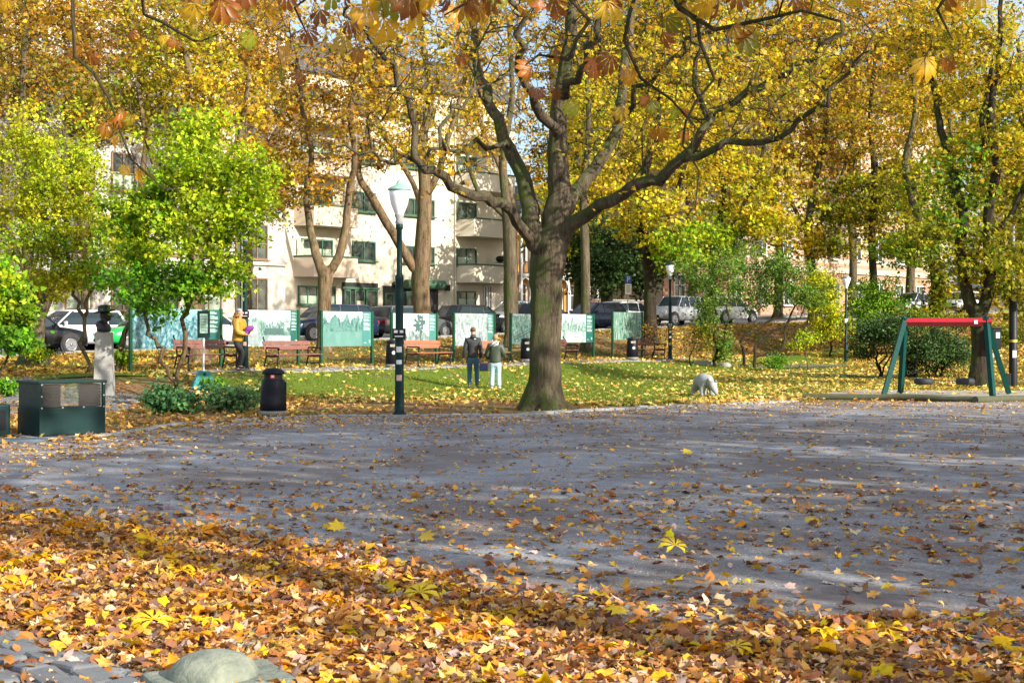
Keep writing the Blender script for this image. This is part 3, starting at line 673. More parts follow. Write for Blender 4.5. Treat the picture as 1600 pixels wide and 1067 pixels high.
# litter bins
def bin_(loc,label,kind=0,s=1.0,grp='black litter bins'):
    r=empty('litter_bin',loc,.1,label,'litter bin',grp)
    lathe_part('foot_ring',[(.225,.0),(.225,.03),(.26,.035),(.265,.12),(.255,.13)],'greyplastic',r,28)
    lathe_part('bin_body',[(.255,.13),(.265,.14),(.262,.3),(.25,.55),(.235,.72),(.2,.765)] if kind==0 else [(.24,.13),(.25,.14),(.24,.5),(.225,.8),(.2,.86)],'black',r,28)
    if kind==0:
        lathe_part('throat',[(.185,.76),(.18,.88)],'iron',r,24)
        lathe_part('lid',[(.18,.865),(.225,.86),(.228,.885),(.215,.92),(.16,.965),(.08,.985),(.0,.99)],'black',r,28)
        m=MB(); m.box((.0,-.188,.815),(.105,.012,.085)); m.mi=1; m.box((.0,-.196,.82),(.06,.004,.045)); m.build('sticker',[M['red'],M['white']],r)
        m=MB(); m.box((.245,0,.45),(.03,.07,.5),bev=.008); m.build('hinge_rail',M['black'],r)
    else:
        lathe_part('lid',[(.2,.855),(.23,.87),(.225,.91),(.15,.95),(.0,.96)],'iron',r,28)
        m=MB(); m.box((0,-.225,.76),(.2,.03,.09)); m.build('opening',M['sand'],r)
        m=MB(); m.tube([(.02,-.235,.52),(.02,-.247,.52)],.06,16); m.build('emblem',M['white'],r)
    r.scale=(s,s,s); return r
M['sand']=pm('dry_sand',(.42,.38,.31),(.3,.27,.22),9,.9,bs=40,bd=.01)
bin_(GX(427,27.4),'domed black litter bin with a red sticker beside the low bush',0,.97)
bin_(rowpt(614,-1.2),'black litter bin directly behind the nearest lamp pole',1,.97)
bin_(rowpt(823,-1.0),'plain black litter bin partly hidden by the big maple trunk',1,.95)
bin_(rowpt(988,-1.3),'black litter bin under the last display board by the bench',1,.98)
# teal footed notice stand
ns=empty('notice_stand',GX(318,36.4),.35,'portable notice stand with white pole and teal pyramid foot','sign')
m=MB(); a,bb,hh=.34,.13,.46
vs=[(s*a,t*a,0) for s,t in((-1,-1),(1,-1),(1,1),(-1,1))]+[(s*bb,t*bb,hh) for s,t in((-1,-1),(1,-1),(1,1),(-1,1))]
m.add(vs,[(0,1,2,3),(4,5,6,7),(0,1,5,4),(1,2,6,5),(2,3,7,6),(3,0,4,7)]); m.box((0,0,.03),(.74,.74,.06),bev=.02); m.build('foot',M['teal'],ns)
m=MB(); m.tube([(0,-.2,.37),(0,-.215,.375)],.04,14); m.build('filler_cap',M['dgreen'],ns)
m=MB(); m.tube([(0,0,.44),(0,0,1.7)],.028,12); m.build('pole',M['white'],ns)
m=MB(); m.box((0,-.02,1.66),(.32,.05,.7),bev=.01); m.build('notice_board',M['dgreen'],ns)
m=MB(); m.box((.0,-.05,1.68),(.2,.006,.5)); m.mi=1
for i in range(11): m.box((-.01+(i%3)*.01,-.055,1.88-.04*i),(.13+.02*((i*7)%3),.003,.012))
m.build('notice_sheet',[pm('faded_sheet',(.38,.6,.5),(.3,.5,.42),8,.6),M['dgreen']],ns)
# benches
ROWA=math.atan2(.804,.595)
def make_bench(L,label,wood='benchwood'):
    r=empty('park_bench',(0,0,0),ROWA,label,'bench','cast iron park benches along the path')
    m=MB()
    for i in range(4): m.box((0,-.27+.12*i,.44+(.012 if i==0 else 0)),(L,.105,.035),bev=.008)
    m.build('seat',M[wood],r)
    m=MB(); m.box((0,.235,.66),(L,.035,.13),rx=-.22,bev=.008); m.box((0,.27,.80),(L,.035,.13),rx=-.22,bev=.008); m.build('backrest',M[wood],r)
    for s in(-1,1):
        x=s*(L/2-.09); m=MB()
        m.tube([(x,-.3,0),(x,-.27,.2),(x,-.3,.42),(x,-.31,.5),(x,-.3,.6),(x,-.25,.655),(x,-.05,.65),(x,.2,.66)],.022,8)
        m.tube([(x,.33,0),(x,.27,.2),(x,.2,.42),(x,.25,.7),(x,.31,.9),(x,.35,.95),(x,.33,.99)],.024,8)
        m.tube([(x,-.3,.41),(x,0,.39),(x,.2,.41)],.024,8); m.tube([(x,-.27,.22),(x,0,.16),(x,.27,.22)],.014,6)
        m.tube([(x,-.3,.655),(x,-.345,.64),(x,-.35,.6),(x,-.32,.58)],.02,8)
        m.tube([(x,-.36,.012),(x,-.26,.012)],.02,6); m.tube([(x,.28,.012),(x,.38,.012)],.02,6); m.build('end_frame',M['iron'],r)
    return r
bw=pm('bench_wood_orange',(.28,.09,.04),(.38,.15,.07),14,.5,bs=40,bd=.003); M['bwo']=bw
for px,L,lab,wd in((322,1.95,'reddish brown bench behind the teal footed notice stand','benchwood'),(457,1.95,'brown bench right of the person in the yellow jacket','benchwood'),
        (669,1.9,'orange brown bench between the lamp pole and the man in black','bwo'),(762,1.9,'orange brown bench behind the couple, seat seen beside them','bwo'),
        (872,1.9,'bench mostly hidden by the big maple trunk, only its end showing','benchwood'),(1014,1.8,'dark brown bench at the far end, beside a litter bin','benchwood')):
    b=make_bench(L,lab,wd); b.location=rowpt(px,-.95)
# display boards
def pic(name,kind,c0,c1,c2,sky,hor=.5,sc=5):
    """printed picture: mottled light top, tree like blotches, ground"""
    c0=tuple(v*.55 for v in c0); c1=tuple(v*.66 for v in c1); c2=tuple(v*.75 for v in c2); sky=tuple(v*.85 for v in sky)
    m,nt,b=newmat(name); tc=nt.nodes.new('ShaderNodeTexCoord').outputs['Generated']
    s=nt.nodes.new('ShaderNodeSeparateXYZ'); nt.links.new(tc,s.inputs[0])
    mp=nt.nodes.new('ShaderNodeMapping'); mp.inputs['Scale'].default_value=((3.2,1,1) if kind!='streak' else (9,1,.7)); mp.inputs['Location'].default_value=(sum(map(ord,name))%7,0,0); nt.links.new(tc,mp.inputs[0])
    f=noise(nt,sc,7,.72,mp.outputs[0],.4); g=noise(nt,sc*.45,3,.5,mp.outputs[0])
    fo=ramp(nt,f,[(.38,c0),(.5,c1),(.64,c2)])
    edge=mth(nt,'ADD',s.outputs[2],mth(nt,'MULTIPLY',mth(nt,'SUBTRACT',g,.5),1.1))
    c=mixc(nt,ramp(nt,edge,[(hor+.22,0),(hor+.27,1)]),fo,mixc(nt,ramp(nt,f,[(.56,0),(.6,.6)]),sky,c1))
    if kind in('lawn','road'):
        c=mixc(nt,ramp(nt,mth(nt,'ADD',s.outputs[2],mth(nt,'MULTIPLY',f,.06)),[(hor-.12,1),(hor-.08,0)]),c,mixc(nt,ramp(nt,f,[(.4,0),(.6,.6)]),mixc(nt,ramp(nt,g,[(.4,0),(.62,.8)]),c2 if kind=='lawn' else sky,c1),c1))
    nt.links.new(c,b.inputs['Base Color']); b.inputs['Roughness'].default_value=.35; return m
pics=[pic('picture_water','blob',(.03,.13,.17),(.13,.36,.42),(.5,.72,.74),(.3,.62,.6),.62,7),pic('picture_courtyard','road',(.05,.14,.13),(.2,.36,.32),(.5,.68,.6),(.6,.72,.82),.42,5),
 pic('picture_meadow','lawn',(.06,.16,.15),(.16,.36,.33),(.2,.42,.36),(.66,.76,.82),.55,5),pic('picture_tree','blob',(.14,.2,.19),(.3,.4,.38),(.62,.72,.72),(.84,.9,.92),.2,6),
 pic('picture_aerial','blob',(.25,.36,.36),(.45,.55,.54),(.72,.84,.82),(.6,.7,.7),.9,5),pic('picture_bridge','blob',(.12,.3,.25),(.35,.62,.5),(.7,.88,.8),(.75,.85,.88),.7,6),
 pic('picture_pond','lawn',(.08,.2,.18),(.3,.45,.42),(.72,.9,.75),(.6,.75,.88),.5,6),pic('picture_waterfall','streak',(.04,.16,.11),(.2,.4,.3),(.62,.75,.72),(.3,.55,.4),.95,4)]
M['pan']=pm('board_green',(.012,.10,.085),(.02,.12,.10),5,.4); M['panl']=pm('board_pale_green',(.05,.2,.18),(.07,.24,.21),5,.4); M['txt']=pm('printed_text',(.5,.6,.58),(.55,.66,.64),5,.5); M['picgrey']=pm('picture_grey',(.33,.38,.38),(.22,.27,.27),9,.4); M['picdark']=pm('picture_dark',(.08,.16,.15),(.05,.1,.1),9,.4); M['picpale']=pm('picture_pale',(.8,.86,.86),(.6,.7,.7),9,.4)
boards=[(204,345,483,545,577,.76,'long board with a blue water picture, left end of the row'),(383,466,485,541,575,.82,'board picturing a park with a low grey wall, behind the yellow jacket'),
 (502,581,487,541,576,.78,'board picturing a green meadow and trees between two benches'),(612,682,490,541,574,.8,'board picturing one large tree, behind the nearest lamp pole'),
 (709,772,490,540,578,.8,'board picturing a grey branching road, in front of the couple'),(798,862,491,537,570,.8,'board picturing green woods and a footbridge, left of the big maple trunk'),
 (868,927,491,535,566,.77,'board picturing a pale pond, right of the big maple trunk'),(957,1003,488,531,562,.79,'board picturing white vertical streaks of a waterfall, right end of the row')]
for i,(xa,xb,ya,yb,yg,sp,lab) in enumerate(boards):
    a=rowpt(xa); b=rowpt(xb); L=(b-a).length; mid=(a+b)/2; Yc=mid.y; ztop=CH+(HY-ya)/F*Yc; zbot=CH+(HY-yb)/F*Yc; H=ztop-zbot
    g=TZ(mid.x,mid.y); r=empty('display_board',(mid.x,mid.y,g),math.atan2(b.y-a.y,b.x-a.x),lab,'display board','display boards along the path')
    zc=(ztop+zbot)/2-g; pw=L*sp; x0=-L/2+.05
    m=MB(); m.box((x0+pw/2,0,zc),(pw,.03,H)); m.build('picture_panel',pics[i],r)
    q=MB()
    if i==1: q.box((x0+pw*.14,-.018,zc-.15),(pw*.24,.006,H*.62)); q.mi=1; q.box((x0+pw*.62,-.018,zc-.1),(pw*.42,.006,H*.18)); q.mi=2; q.box((x0+pw*.09,-.022,zc-.05),(pw*.07,.004,H*.25)); q.box((x0+pw*.18,-.022,zc-.02),(pw*.06,.004,H*.25))
    if i==3:
        q.mi=1; q.prism([(x0+pw*.74,zc-H*.42),(x0+pw*.77,zc-H*.42),(x0+pw*.765,zc),(x0+pw*.745,zc)],.006,Matrix.Translation((0,-.018,0)))
        for k in range(26):
            a_=random.random()*6.28; rr=random.random()**.5; cx,cz=x0+pw*.75+math.cos(a_)*rr*pw*.17,zc+H*.18+math.sin(a_)*rr*H*.28
            q.lathe([(.0,-.003),(.06,-.003),(.05,0),(.0,.001)],(0,0,0),7) if 0 else q.prism([(cx+math.cos(t)*.07*(1+.4*math.sin(3*t+k)),cz+math.sin(t)*.07*(1+.4*math.sin(4*t+k))) for t in [j*.785 for j in range(8)]],.003+.0002*k,Matrix.Translation((0,-.018,0)))
    if i==4:
        q.mi=0; cur=[(x0+pw*(.42+.06*math.sin(t*3)+.42*t*t),zc+H*(.48-.9*t)) for t in [k/8 for k in range(9)]]; q.prism([(x-.09,z) for x,z in cur]+[(x+.09,z) for x,z in cur[::-1]],.006,Matrix.Translation((0,-.018,0)))
        cur=[(x0+pw*(.02+.45*t),zc+H*(.05+.22*math.sin(t*2.4))) for t in [k/8 for k in range(9)]]; q.prism([(x,z-.05) for x,z in cur]+[(x,z+.05) for x,z in cur[::-1]],.005,Matrix.Translation((0,-.0175,0)))
        q.mi=2; q.prism([(x0+pw*.2,zc-H*.2),(x0+pw*.45,zc-H*.1),(x0+pw*.42,zc-H*.28),(x0+pw*.28,zc-H*.3)],.008,Matrix.Translation((0,-.018,0)))
    if i==5: q.mi=1; q.box((x0+pw*.45,-.018,zc-.16),(pw*.8,.005,.03),ry=-.3); q.box((x0+pw*.45,-.019,zc-.06),(pw*.8,.004,.02),ry=-.3)
    if i==6: q.mi=2; q.prism([(x0+pw*(.62+.3*math.cos(t)),zc-H*.32+H*.09*math.sin(t)) for t in [j*.52 for j in range(12)]],.006,Matrix.Translation((0,-.018,0))); q.mi=0; q.prism([(x0+pw*(.66+.12*math.cos(t)),zc-H*.3+H*.04*math.sin(t)) for t in [j*.52 for j in range(12)]],.008,Matrix.Translation((0,-.018,0)))
    if q.v: q.build('picture_detail',[M['picgrey'],M['picdark'],M['picpale']],r)
    tw=L-.1-pw; tx=x0+pw+tw/2; m=MB(); m.box((tx,0,zc),(tw-.004,.034,H)); m.build('text_panel',M['pan'] if i in(0,1,6) else M['panl'],r)
    m=MB(); z=zc+H/2-.06; rr=random.Random(i)
    while z>zc-H*.05:
        for k in range(rr.randint(2,4)):
            w=tw*.78*(1 if k else .8)*rr.uniform(.85,1); m.box((tx-tw*.39+w/2,-.019,z),(w,.003,.014)); z-=.03
        z-=.03
    m.box((tx+tw*.3,-.019,zc-H*.36),(.06,.003,.09)); m.box((tx-tw*.2,-.019,zc-H*.4),(tw*.3,.003,.015)); m.build('printed_text',M['txt'],r)
    for s in(-1,1): 
        m=MB(); gx=mid+Vector((math.cos(r.rotation_euler.z)*s*L/2,math.sin(r.rotation_euler.z)*s*L/2,0)); m.box((s*(L/2),0,(zc+H/2+.03-.3)/2+(TZ(gx.x,gx.y)-g)/2),(.085,.085,zc+H/2+.33-(TZ(gx.x,gx.y)-g)),bev=.006); m.build('post',M['pgreen'],r)
# logs, sandpit, swing
def log(pts,rad,label,name='log_edging'):
    b=Vector(pts[0]); m=MB(); q=[]
    for i in range(len(pts)-1):
        A,B=Vector(pts[i]),Vector(pts[i+1]); k=max(2,int((B-A).length/.5))
        for j in range(k): q.append(A.lerp(B,j/k))
    q.append(Vector(pts[-1])); q=[p-b+Vector((0,RNG.normal()*.01,RNG.normal()*.008)) for p in q]
    m.tube(q,[rad*(1+RNG.normal()*.03) for _ in q],12); o=m.build(name,M['log'],None,b); return tag(o,label,'timber')
def GP(px,Y,dz=0): g=GX(px,Y); g.z+=dz; return g
log([GP(1254,35.0,.06),GP(1400,34.4,.06),GP(1524,33.2,.06)],.085,'long mossy round log along the front of the swing platform','log')
log([GP(1524,33.05,.07),GP(1660,34.6,.07)],.09,'shorter mossy log meeting the long one at the right front corner','log')
sp=[GX(1256,35.2),GX(1400,34.6),GX(1524,33.3),GX(1660,34.8),GX(1690,38.5),GX(1330,39.2)]
m=MB(); m.add([(p.x,p.y,.07) for p in sp]+[(p.x,p.y,-.05) for p in sp],[tuple(range(6))]+[(i,(i+1)%6,(i+1)%6+6,i+6) for i in range(6)]); tag(m.build('swing_platform',M['sand']),kind='structure')
log([GP(1235,56,.03),GP(1320,53,.03),GP(1420,48.5,.03),GP(1500,46,.02),GP(1620,44,.02)],.07,'thin dark timber edging curving across the leafy lawn')
log([GP(1110,59.5,.03),GP(1180,60.5,.04),GP(1325,62,.03)],.07,'thin timber edging at the foot of the leafy bank')
sw=empty('swing_set',(P(1476,600,35.6).x,35.6,.07),0,'swing frame with red beam and four green legs on the sandy platform','swing')
o=Vector(sw.location)
def sl(px,Y,z): return Vector(((px-800)/F*Y,Y,z))-o
TL=sl(1414,35.9,1.98); TR=sl(1541,35.5,1.98)
for a,bt in((TL,sl(1381,35.0,.1)),(TL,sl(1407,36.7,.1)),(TR,sl(1551,34.7,.1)),(TR,sl(1576,36.3,.1))):
    m=MB(); d=(a-bt).normalized(); m.tube([bt,a+d*.06],.082,4,smooth=False); m.build('leg',M['swgreen'],sw)
bm_=(TR-TL).normalized(); m=MB(); m.tube([TL-bm_*.06-Vector((0,0,.06)),TR+bm_*.12-Vector((0,0,.06))],.105,4,smooth=False); 
m.v=[tuple(v) for v in m.v]; be=m.build('beam',M['red'],sw)
m=MB(); c=TR-bm_*.28+Vector((0,-.1,-.06)); m.box(c,(.09,.012,.09)); m.build('label_plate',M['white'],be)
for px in(1443,1508):
    c=sl(px,35.6,.42); t=empty('tyre_swing_seat',o+c,0,'flat black tyre seat hanging %s'%('nearer the left legs' if px<1480 else 'nearer the right legs'),'swing seat','tyre seats of the swing')
    m=MB(); R_,r_=.165,.075
    vs=[];fs=[]
    for i in range(28):
        for k in range(10):
            A=i*2*math.pi/28; B=k*2*math.pi/10; vs.append(((R_+r_*math.cos(B))*math.cos(A),(R_+r_*math.cos(B))*math.sin(A),r_*1.15*math.sin(B)))
    fs=[(i*10+k,i*10+(k+1)%10,((i+1)%28)*10+(k+1)%10,((i+1)%28)*10+k) for i in range(28) for k in range(10)]
    m.add(vs,fs,True); m.lathe([(.0,-.02),(.12,-.02),(.12,.02),(.0,.02)],(0,0,0),16); m.build('seat',M['rubber'],t)
    for s in(-1,1):
        m=MB(); top=Vector((s*.16,.0,1.42)); k=40
        for i in range(k):
            p=Vector((s*.17,0,.05)).lerp(top,(i+.5)/k); m.box(p,(.012 if i%2 else .003,.003 if i%2 else .012,.045))
        m.build('chain',M['iron'],t)
# graffiti box by the swing
gb=empty('electric_box',GX(1424,50),.1,'small black box with pale graffiti letters on the leafy lawn','box'); m=MB(); m.box((0,0,.3),(.4,.25,.6),bev=.012); m.box((0,0,.61),(.44,.29,.03)); m.build('cabinet',M['iron'],gb)
def text(s,size,loc,rot,mat,parent,name='lettering',ext=.002):
    cu=bpy.data.curves.new(name,'FONT'); cu.body=s; cu.size=size; cu.extrude=ext; cu.align_x='CENTER'; cu.align_y='CENTER'
    o=bpy.data.objects.new(name,cu); COL.objects.link(o); dg=bpy.context.evaluated_depsgraph_get(); me=bpy.data.meshes.new_from_object(o.evaluated_get(dg)); bpy.data.objects.remove(o)
    me.materials.clear(); me.materials.append(mat); q=bpy.data.objects.new(name,me); link(q,parent); q.location=loc; q.rotation_euler=rot; return q
pale=pm('pale_graffiti',(.6,.62,.42),(.5,.52,.35),8,.6)
text('DO',.2,(-.01,-.129,.44),(math.pi/2,.1,0),pale,gb); text('DON',.18,(0,-.129,.22),(math.pi/2,-.1,0),pale,gb)
tb=empty('hanging_bin',P(1554,530,42.2),.2,'dark bin with a pale label fixed to the trunk behind the swing','litter bin'); m=MB(); m.box((0,0,0),(.3,.26,.62),bev=.03); m.box((0,0,.33),(.34,.3,.06),bev=.015); m.build('bin_body',M['black'],tb); m=MB(); m.box((.03,-.137,.12),(.13,.01,.17)); m.build('label_plate',M['white'],tb)
# parking sign
psn=empty('parking_sign',strpt(981,-1.0),.55,'blue and white parking sign on a thin post in front of the white hatchback','sign'); Yp=psn.location.y
m=MB(); m.tube([(0,0,0),(0,0,2.9)],.03,8); m.build('post',M['steel'],psn)
m=MB(); m.box((0,-.04,2.7),(.42,.02,.42),bev=.006); m.build('parking_plate',pm('sign_blue',(.02,.1,.42),(.02,.09,.38),4,.4),psn); text('P',.4,(0,-.055,2.69),(math.pi/2,0,0),M['white'],psn)
m=MB(); m.box((0,-.04,2.18),(.42,.02,.56),bev=.006); m.build('hours_plate',M['white'],psn)
m=MB(); 
for i in range(4): m.box((0,-.053,2.36-.1*i),(.3-.05*(i%2),.004,.03))
m.build('plate_text',M['iron'],psn)
# loose boulders
for px,Y,s,lab in((1132,59.4,.3,'low grey boulder at the foot of the green shrub'),(1098,59.2,.36,'flat grey boulder left of the other at the bank'),(1540,57,.4,'grey rock on the bank behind the swing tree')):
    bm=bmesh.new(); bmesh.ops.create_icosphere(bm,subdivisions=3,radius=s)
    for v in bm.verts:
        v.co*=1+.14*math.sin(v.co.x*9+px)+.1*math.sin(v.co.y*13+v.co.z*8); v.co.z*=.5
    me=bpy.data.meshes.new('boulder'); bm.to_mesh(me); bm.free(); me.materials.append(M['stone']); ob=bpy.data.objects.new('boulder',me); link(ob); ob.location=GX(px,Y); tag(ob,lab,'rock')
# ---------------- cars
M['glassd'],nt,b=newmat('car_glass'); b.inputs['Base Color'].default_value=(.025,.04,.05,1); b.inputs['Roughness'].default_value=.08; b.inputs['Specular IOR Level'].default_value=.45
def paint(n,c,metal=.25): return pm(n,c,tuple(x*.93 for x in c),3,.28,metal=metal,coat=.35,spec=.35)
M['taill']=pm('tail_light_red',(.5,.01,.015),(.35,.01,.01),20,.2,coat=.5); M['headl']=pm('headlight_clear',(.7,.72,.75),(.5,.52,.55),20,.12,coat=.6); M['rim']=pm('alloy_rim',(.34,.35,.37),(.24,.25,.27),8,.3,metal=.6); M['trim']=pm('dark_trim',(.015,.015,.016),(.025,.025,.026),8,.55)
CK={ # L,W,H, belt, hood z, rear z, body stations(x,zl,zt,hw), greenhouse (xr0,xr1,xf1,xf0)
 'hatch':dict(L=4.2,W=1.78,H=1.48,bt=.93,st=[(-2.1,.38,.62,.80),(-2.06,.28,.88,.88),(-1.7,.22,.95,.97),(-.9,.2,.95,1),(.5,.2,.93,1),(1.0,.2,.90,.99),(1.5,.21,.83,.95),(1.9,.25,.74,.87),(2.06,.3,.62,.74),(2.1,.36,.5,.6)],g=(-2.0,-1.62,.32,1.05)),
 'suv':dict(L=4.6,W=1.9,H=1.66,bt=1.05,st=[(-2.3,.42,.72,.82),(-2.25,.32,.98,.9),(-1.9,.28,1.06,.98),(-1,.26,1.06,1),(.6,.26,1.05,1),(1.15,.26,1.03,.99),(1.7,.28,.96,.96),(2.1,.32,.86,.88),(2.26,.36,.72,.76),(2.3,.42,.58,.62)],g=(-2.15,-1.8,.45,1.15)),
 'wagon':dict(L=4.5,W=1.8,H=1.5,bt=.94,st=[(-2.25,.38,.64,.8),(-2.2,.28,.9,.9),(-1.85,.22,.96,.97),(-.9,.2,.96,1),(.6,.2,.94,1),(1.15,.2,.91,.99),(1.7,.21,.83,.95),(2.05,.25,.74,.86),(2.2,.3,.62,.74),(2.25,.36,.5,.6)],g=(-2.12,-1.8,.4,1.15)),
 'jeep':dict(L=4.5,W=1.9,H=1.76,bt=1.12,st=[(-2.25,.45,.8,.86),(-2.2,.36,1.06,.94),(-1.9,.32,1.14,.98),(-1,.3,1.14,1),(.6,.3,1.13,1),(1.15,.3,1.12,.99),(1.8,.32,1.06,.97),(2.1,.36,.98,.93),(2.22,.4,.8,.85),(2.25,.46,.66,.76)],g=(-2.12,-2.0,.5,.95))}
def make_car(kind,mat,label,loc,rz,grp='cars parked along the street'):
    k=CK[kind]; L,W,H,bt=k['L'],k['W'],k['H'],k['bt']; hw=W/2
    r=empty('parked_car',loc,rz,label,'car',grp)
    S=catmull(np.array(k['st']),.16); m=MB(); vs=[]; n=14
    for x,zl,zt,w in S:
        w*=hw; h=zt-zl
        half=[(0,zl),(w*.86,zl),(w*.97,zl+h*.18),(w*1.0,zl+h*.5),(w*.975,zl+h*.8),(w*.92,zt-.03),(w*.8,zt+.005),(0,zt+.035)]
        ring=half+[(-a,b) for a,b in half[-2:0:-1]]; vs+=[(x,a,b) for a,b in ring]
    n=14; mm=len(S); m.add(vs,[(i*n+j,i*n+(j+1)%n,(i+1)*n+(j+1)%n,(i+1)*n+j) for i in range(mm-1) for j in range(n)]+[tuple(range(n)),tuple(range((mm-1)*n,mm*n))],True)
    m.build('body',mat,r)
    a,b_,c,d=k['g']; tw=hw*.74; bw=hw*.9
    m=MB(); rings=[]
    for f in(0,.5,.85,1):
        x0=a+(b_-a)*f; x1=d+(c-d)*f**1.1; w=bw+(tw-bw)*f**1.3; z=bt-.02+(H-.05-bt)*f
        rings.append([(x0,-w*.86,z),(x0+.12,-w,z),(x1-.2,-w,z),(x1,-w*.78,z),(x1+.03*(1-f),0,z),(x1,w*.78,z),(x1-.2,w,z),(x0+.12,w,z),(x0,w*.86,z),(x0-.03,0,z)])
    n=10; m.add([p for q in rings for p in q],[(i*n+j,i*n+(j+1)%n,(i+1)*n+(j+1)%n,(i+1)*n+j) for i in range(3) for j in range(n)]+[tuple(range(3*n,4*n))],False); m.build('windows',M['glassd'],r)
    # roof
    m=MB(); top=rings[3]; cx=(b_+c)/2
    up=[((p[0]-cx)*.985+cx,p[1]*1.03,p[2]) for p in top]; u2=[((p[0]-cx)*.93+cx,p[1]*.9,H-.015) for p in top]; u3=[((p[0]-cx)*.6+cx,p[1]*.5,H) for p in top]
    lo=[((p[0]-cx)*1.012+cx,p[1]*1.035,p[2]-.035) for p in top]
    m.add(lo+up+u2+u3,[(i*n+j,i*n+(j+1)%n,(i+1)*n+(j+1)%n,(i+1)*n+j) for i in range(3) for j in range(n)]+[tuple(range(3*n,4*n))],True); m.build('roof',mat,r)
    # pillars
    for s in(-1,1):
        for pts_,rad_ in (([(d-.1,s*bw*.92,bt-.02),(c-.08,s*tw*.97,H-.06)],.035),([(-.12,s*bw*1.0,bt-.02),(-.12,s*tw*1.02,H-.06)],.028),([(a+.1,s*bw*.97,bt-.02),(b_+.1,s*tw*.99,H-.06)],.06),([(a*.55,s*bw*1.0,bt-.02),(b_*.62,s*tw*1.02,H-.06)],.028)): m=MB(); m.tube(pts_,rad_,6); m.build('pillar',mat,r)
        #[(-.12,s*bw*1.0,bt-.02),(-.12,s*tw*1.02,H-.06)],.028,6); m.tube([(a+.1,s*bw*.97,bt-.02),(b_+.1,s*tw*.99,H-.06)],.06,6); m.tube([(a*.55,s*bw*1.0,bt-.02),(b_*.62,s*tw*1.02,H-.06)],.028,6)
        m=MB(); m.tube([(a+.2,s*bw*1.0,bt),(d-.3,s*bw*1.0,bt)],.014,6); m.build('window_trim',M['trim'],r)
        m=MB(); m.box((d-.35,s*(hw+.07),bt+.06),(.1,.18,.13),bev=.03); m.build('wing_mirror',mat,r)
        m=MB(); m.box((.15,s*(hw*.985),bt-.14),(.18,.03,.035),bev=.008); m.box((-.85,s*(hw*.985),bt-.14),(.18,.03,.035),bev=.008); m.build('door_handle',mat,r)
    for s in(-1,1):
        for x in(-L*.305,L*.315):
            R_=.33 if kind in('hatch','wagon') else .37
            m=MB(); m.tube([(x,s*(hw-.12),R_+.02),(x,s*(hw+.006),R_+.02)],R_+.06,24); m.build('wheel_arch',M['trim'],r)
            w=MB(); w.lathe([(.0,-.11),(R_*.6,-.11),(R_*.97,-.1),(R_,-.06),(R_,.06),(R_*.97,.1),(R_*.66,.108),(R_*.64,.07),(.0,.07)],(0,0,0),24); wo=w.build('wheel',M['rubber'],r,(x,s*(hw-.075),R_)); wo.rotation_euler=(-s*math.pi/2,0,0)
            w=MB(); w.lathe([(R_*.66,.1),(R_*.6,.112),(R_*.57,.09),],(0,0,0),24)
            for q in range(7):
                A=q*math.tau/7; w.box((math.cos(A)*R_*.33,math.sin(A)*R_*.33,.098),(R_*.56,.055,.02),rz=A)
            w.lathe([(.0,.115),(.06,.11),(.06,.09)],(0,0,0),10); w.build('rim',M['rim'],wo)
    xr=-L/2; xf=L/2; zr=k['st'][1][2]-.12
    for s in(-1,1):
        m=MB(); m.box((xr+.08,s*hw*.74,zr-.02),(.17,.26,.2),bev=.03); m.build('tail_light',M['taill'],r)
        m=MB(); m.box((xf-.2,s*hw*.62,k['st'][8][2]-.0),(.3,.34,.14),rz=-s*.45,bev=.04); m.build('headlight',M['headl'],r)
    m=MB(); m.box((xf-.04,0,.55),(.1,W*.5,.16),bev=.02); m.box((xf-.04,0,.36),(.1,W*.66,.1),bev=.02); m.box((xr+.05,0,.34),(.12,W*.8,.12),bev=.03); m.build('bumper_trim',M['trim'],r)
    m=MB(); m.box((xr-.012,0,.62),(.02,.5,.11)); m.box((xf+.022,0,.44),(.02,.5,.11)); m.build('number_plate',M['white'],r)
    return r
blk=paint('black_paint',(.012,.013,.016)); navy=paint('navy_paint',(.012,.028,.075)); wht=paint('white_paint',(.78,.78,.78),.0); sil=paint('silver_paint',(.5,.52,.54),.5); gry=paint('grey_paint',(.13,.14,.15),.4); grn=paint('green_car_paint',(.02,.5,.10),.1); dgr=paint('dark_grey_paint',(.035,.037,.042),.3)
A45=math.pi/4
def car(kind,mat,px,st,head,label,dz=.04):
    p=strpt(px,st); p.z+=dz; return make_car(kind,mat,label,p,A45+(0 if head>0 else math.pi)+random.uniform(-.02,.02))
car('suv',blk,36,.9,1,'black car with bright alloy wheel behind the bust, leftmost car')
car('suv',wht,112,4.0,-1,'white estate seen above the leftmost black car')
car('hatch',grn,232,1.0,-1,'bright green car half hidden by the lime green shrub')
car('wagon',wht,318,1.0,1,'white car behind the blue water picture board')
car('suv',navy,512,.9,-1,'dark blue car behind the forked tree')
car('wagon',gry,642,.9,1,'grey estate with red tail lights right of the meadow board')
car('hatch',blk,742,1.0,1,'black hatchback behind the couple')
car('suv',sil,806,5.2,-1,'silver car behind the black hatchback, beyond the slim trunk')
car('hatch',navy,850,1.2,1,'blue car mostly hidden by the big maple trunk')
car('hatch',navy,926,.9,-1,'dark blue hatchback beside the slim trunk, left of the parking sign')
car('hatch',wht,984,2.6,1,'white hatchback with red tail lights at the parking sign')
car('jeep',sil,1058,2.0,-1,'silver off-road car right of the leaning trunk')
car('suv',wht,1135,2.4,1,'white car end showing behind the green shrub')
car('suv',wht,1425,-.5,-1,'white car half hidden behind the ivy covered trunk')
car('hatch',wht,1505,-3.6,-1,'white car with black wheel left of the forked dark trunk',.25)
car('suv',navy,1512,9.0,-1,'dark blue car high up at the end of the street',1.6)
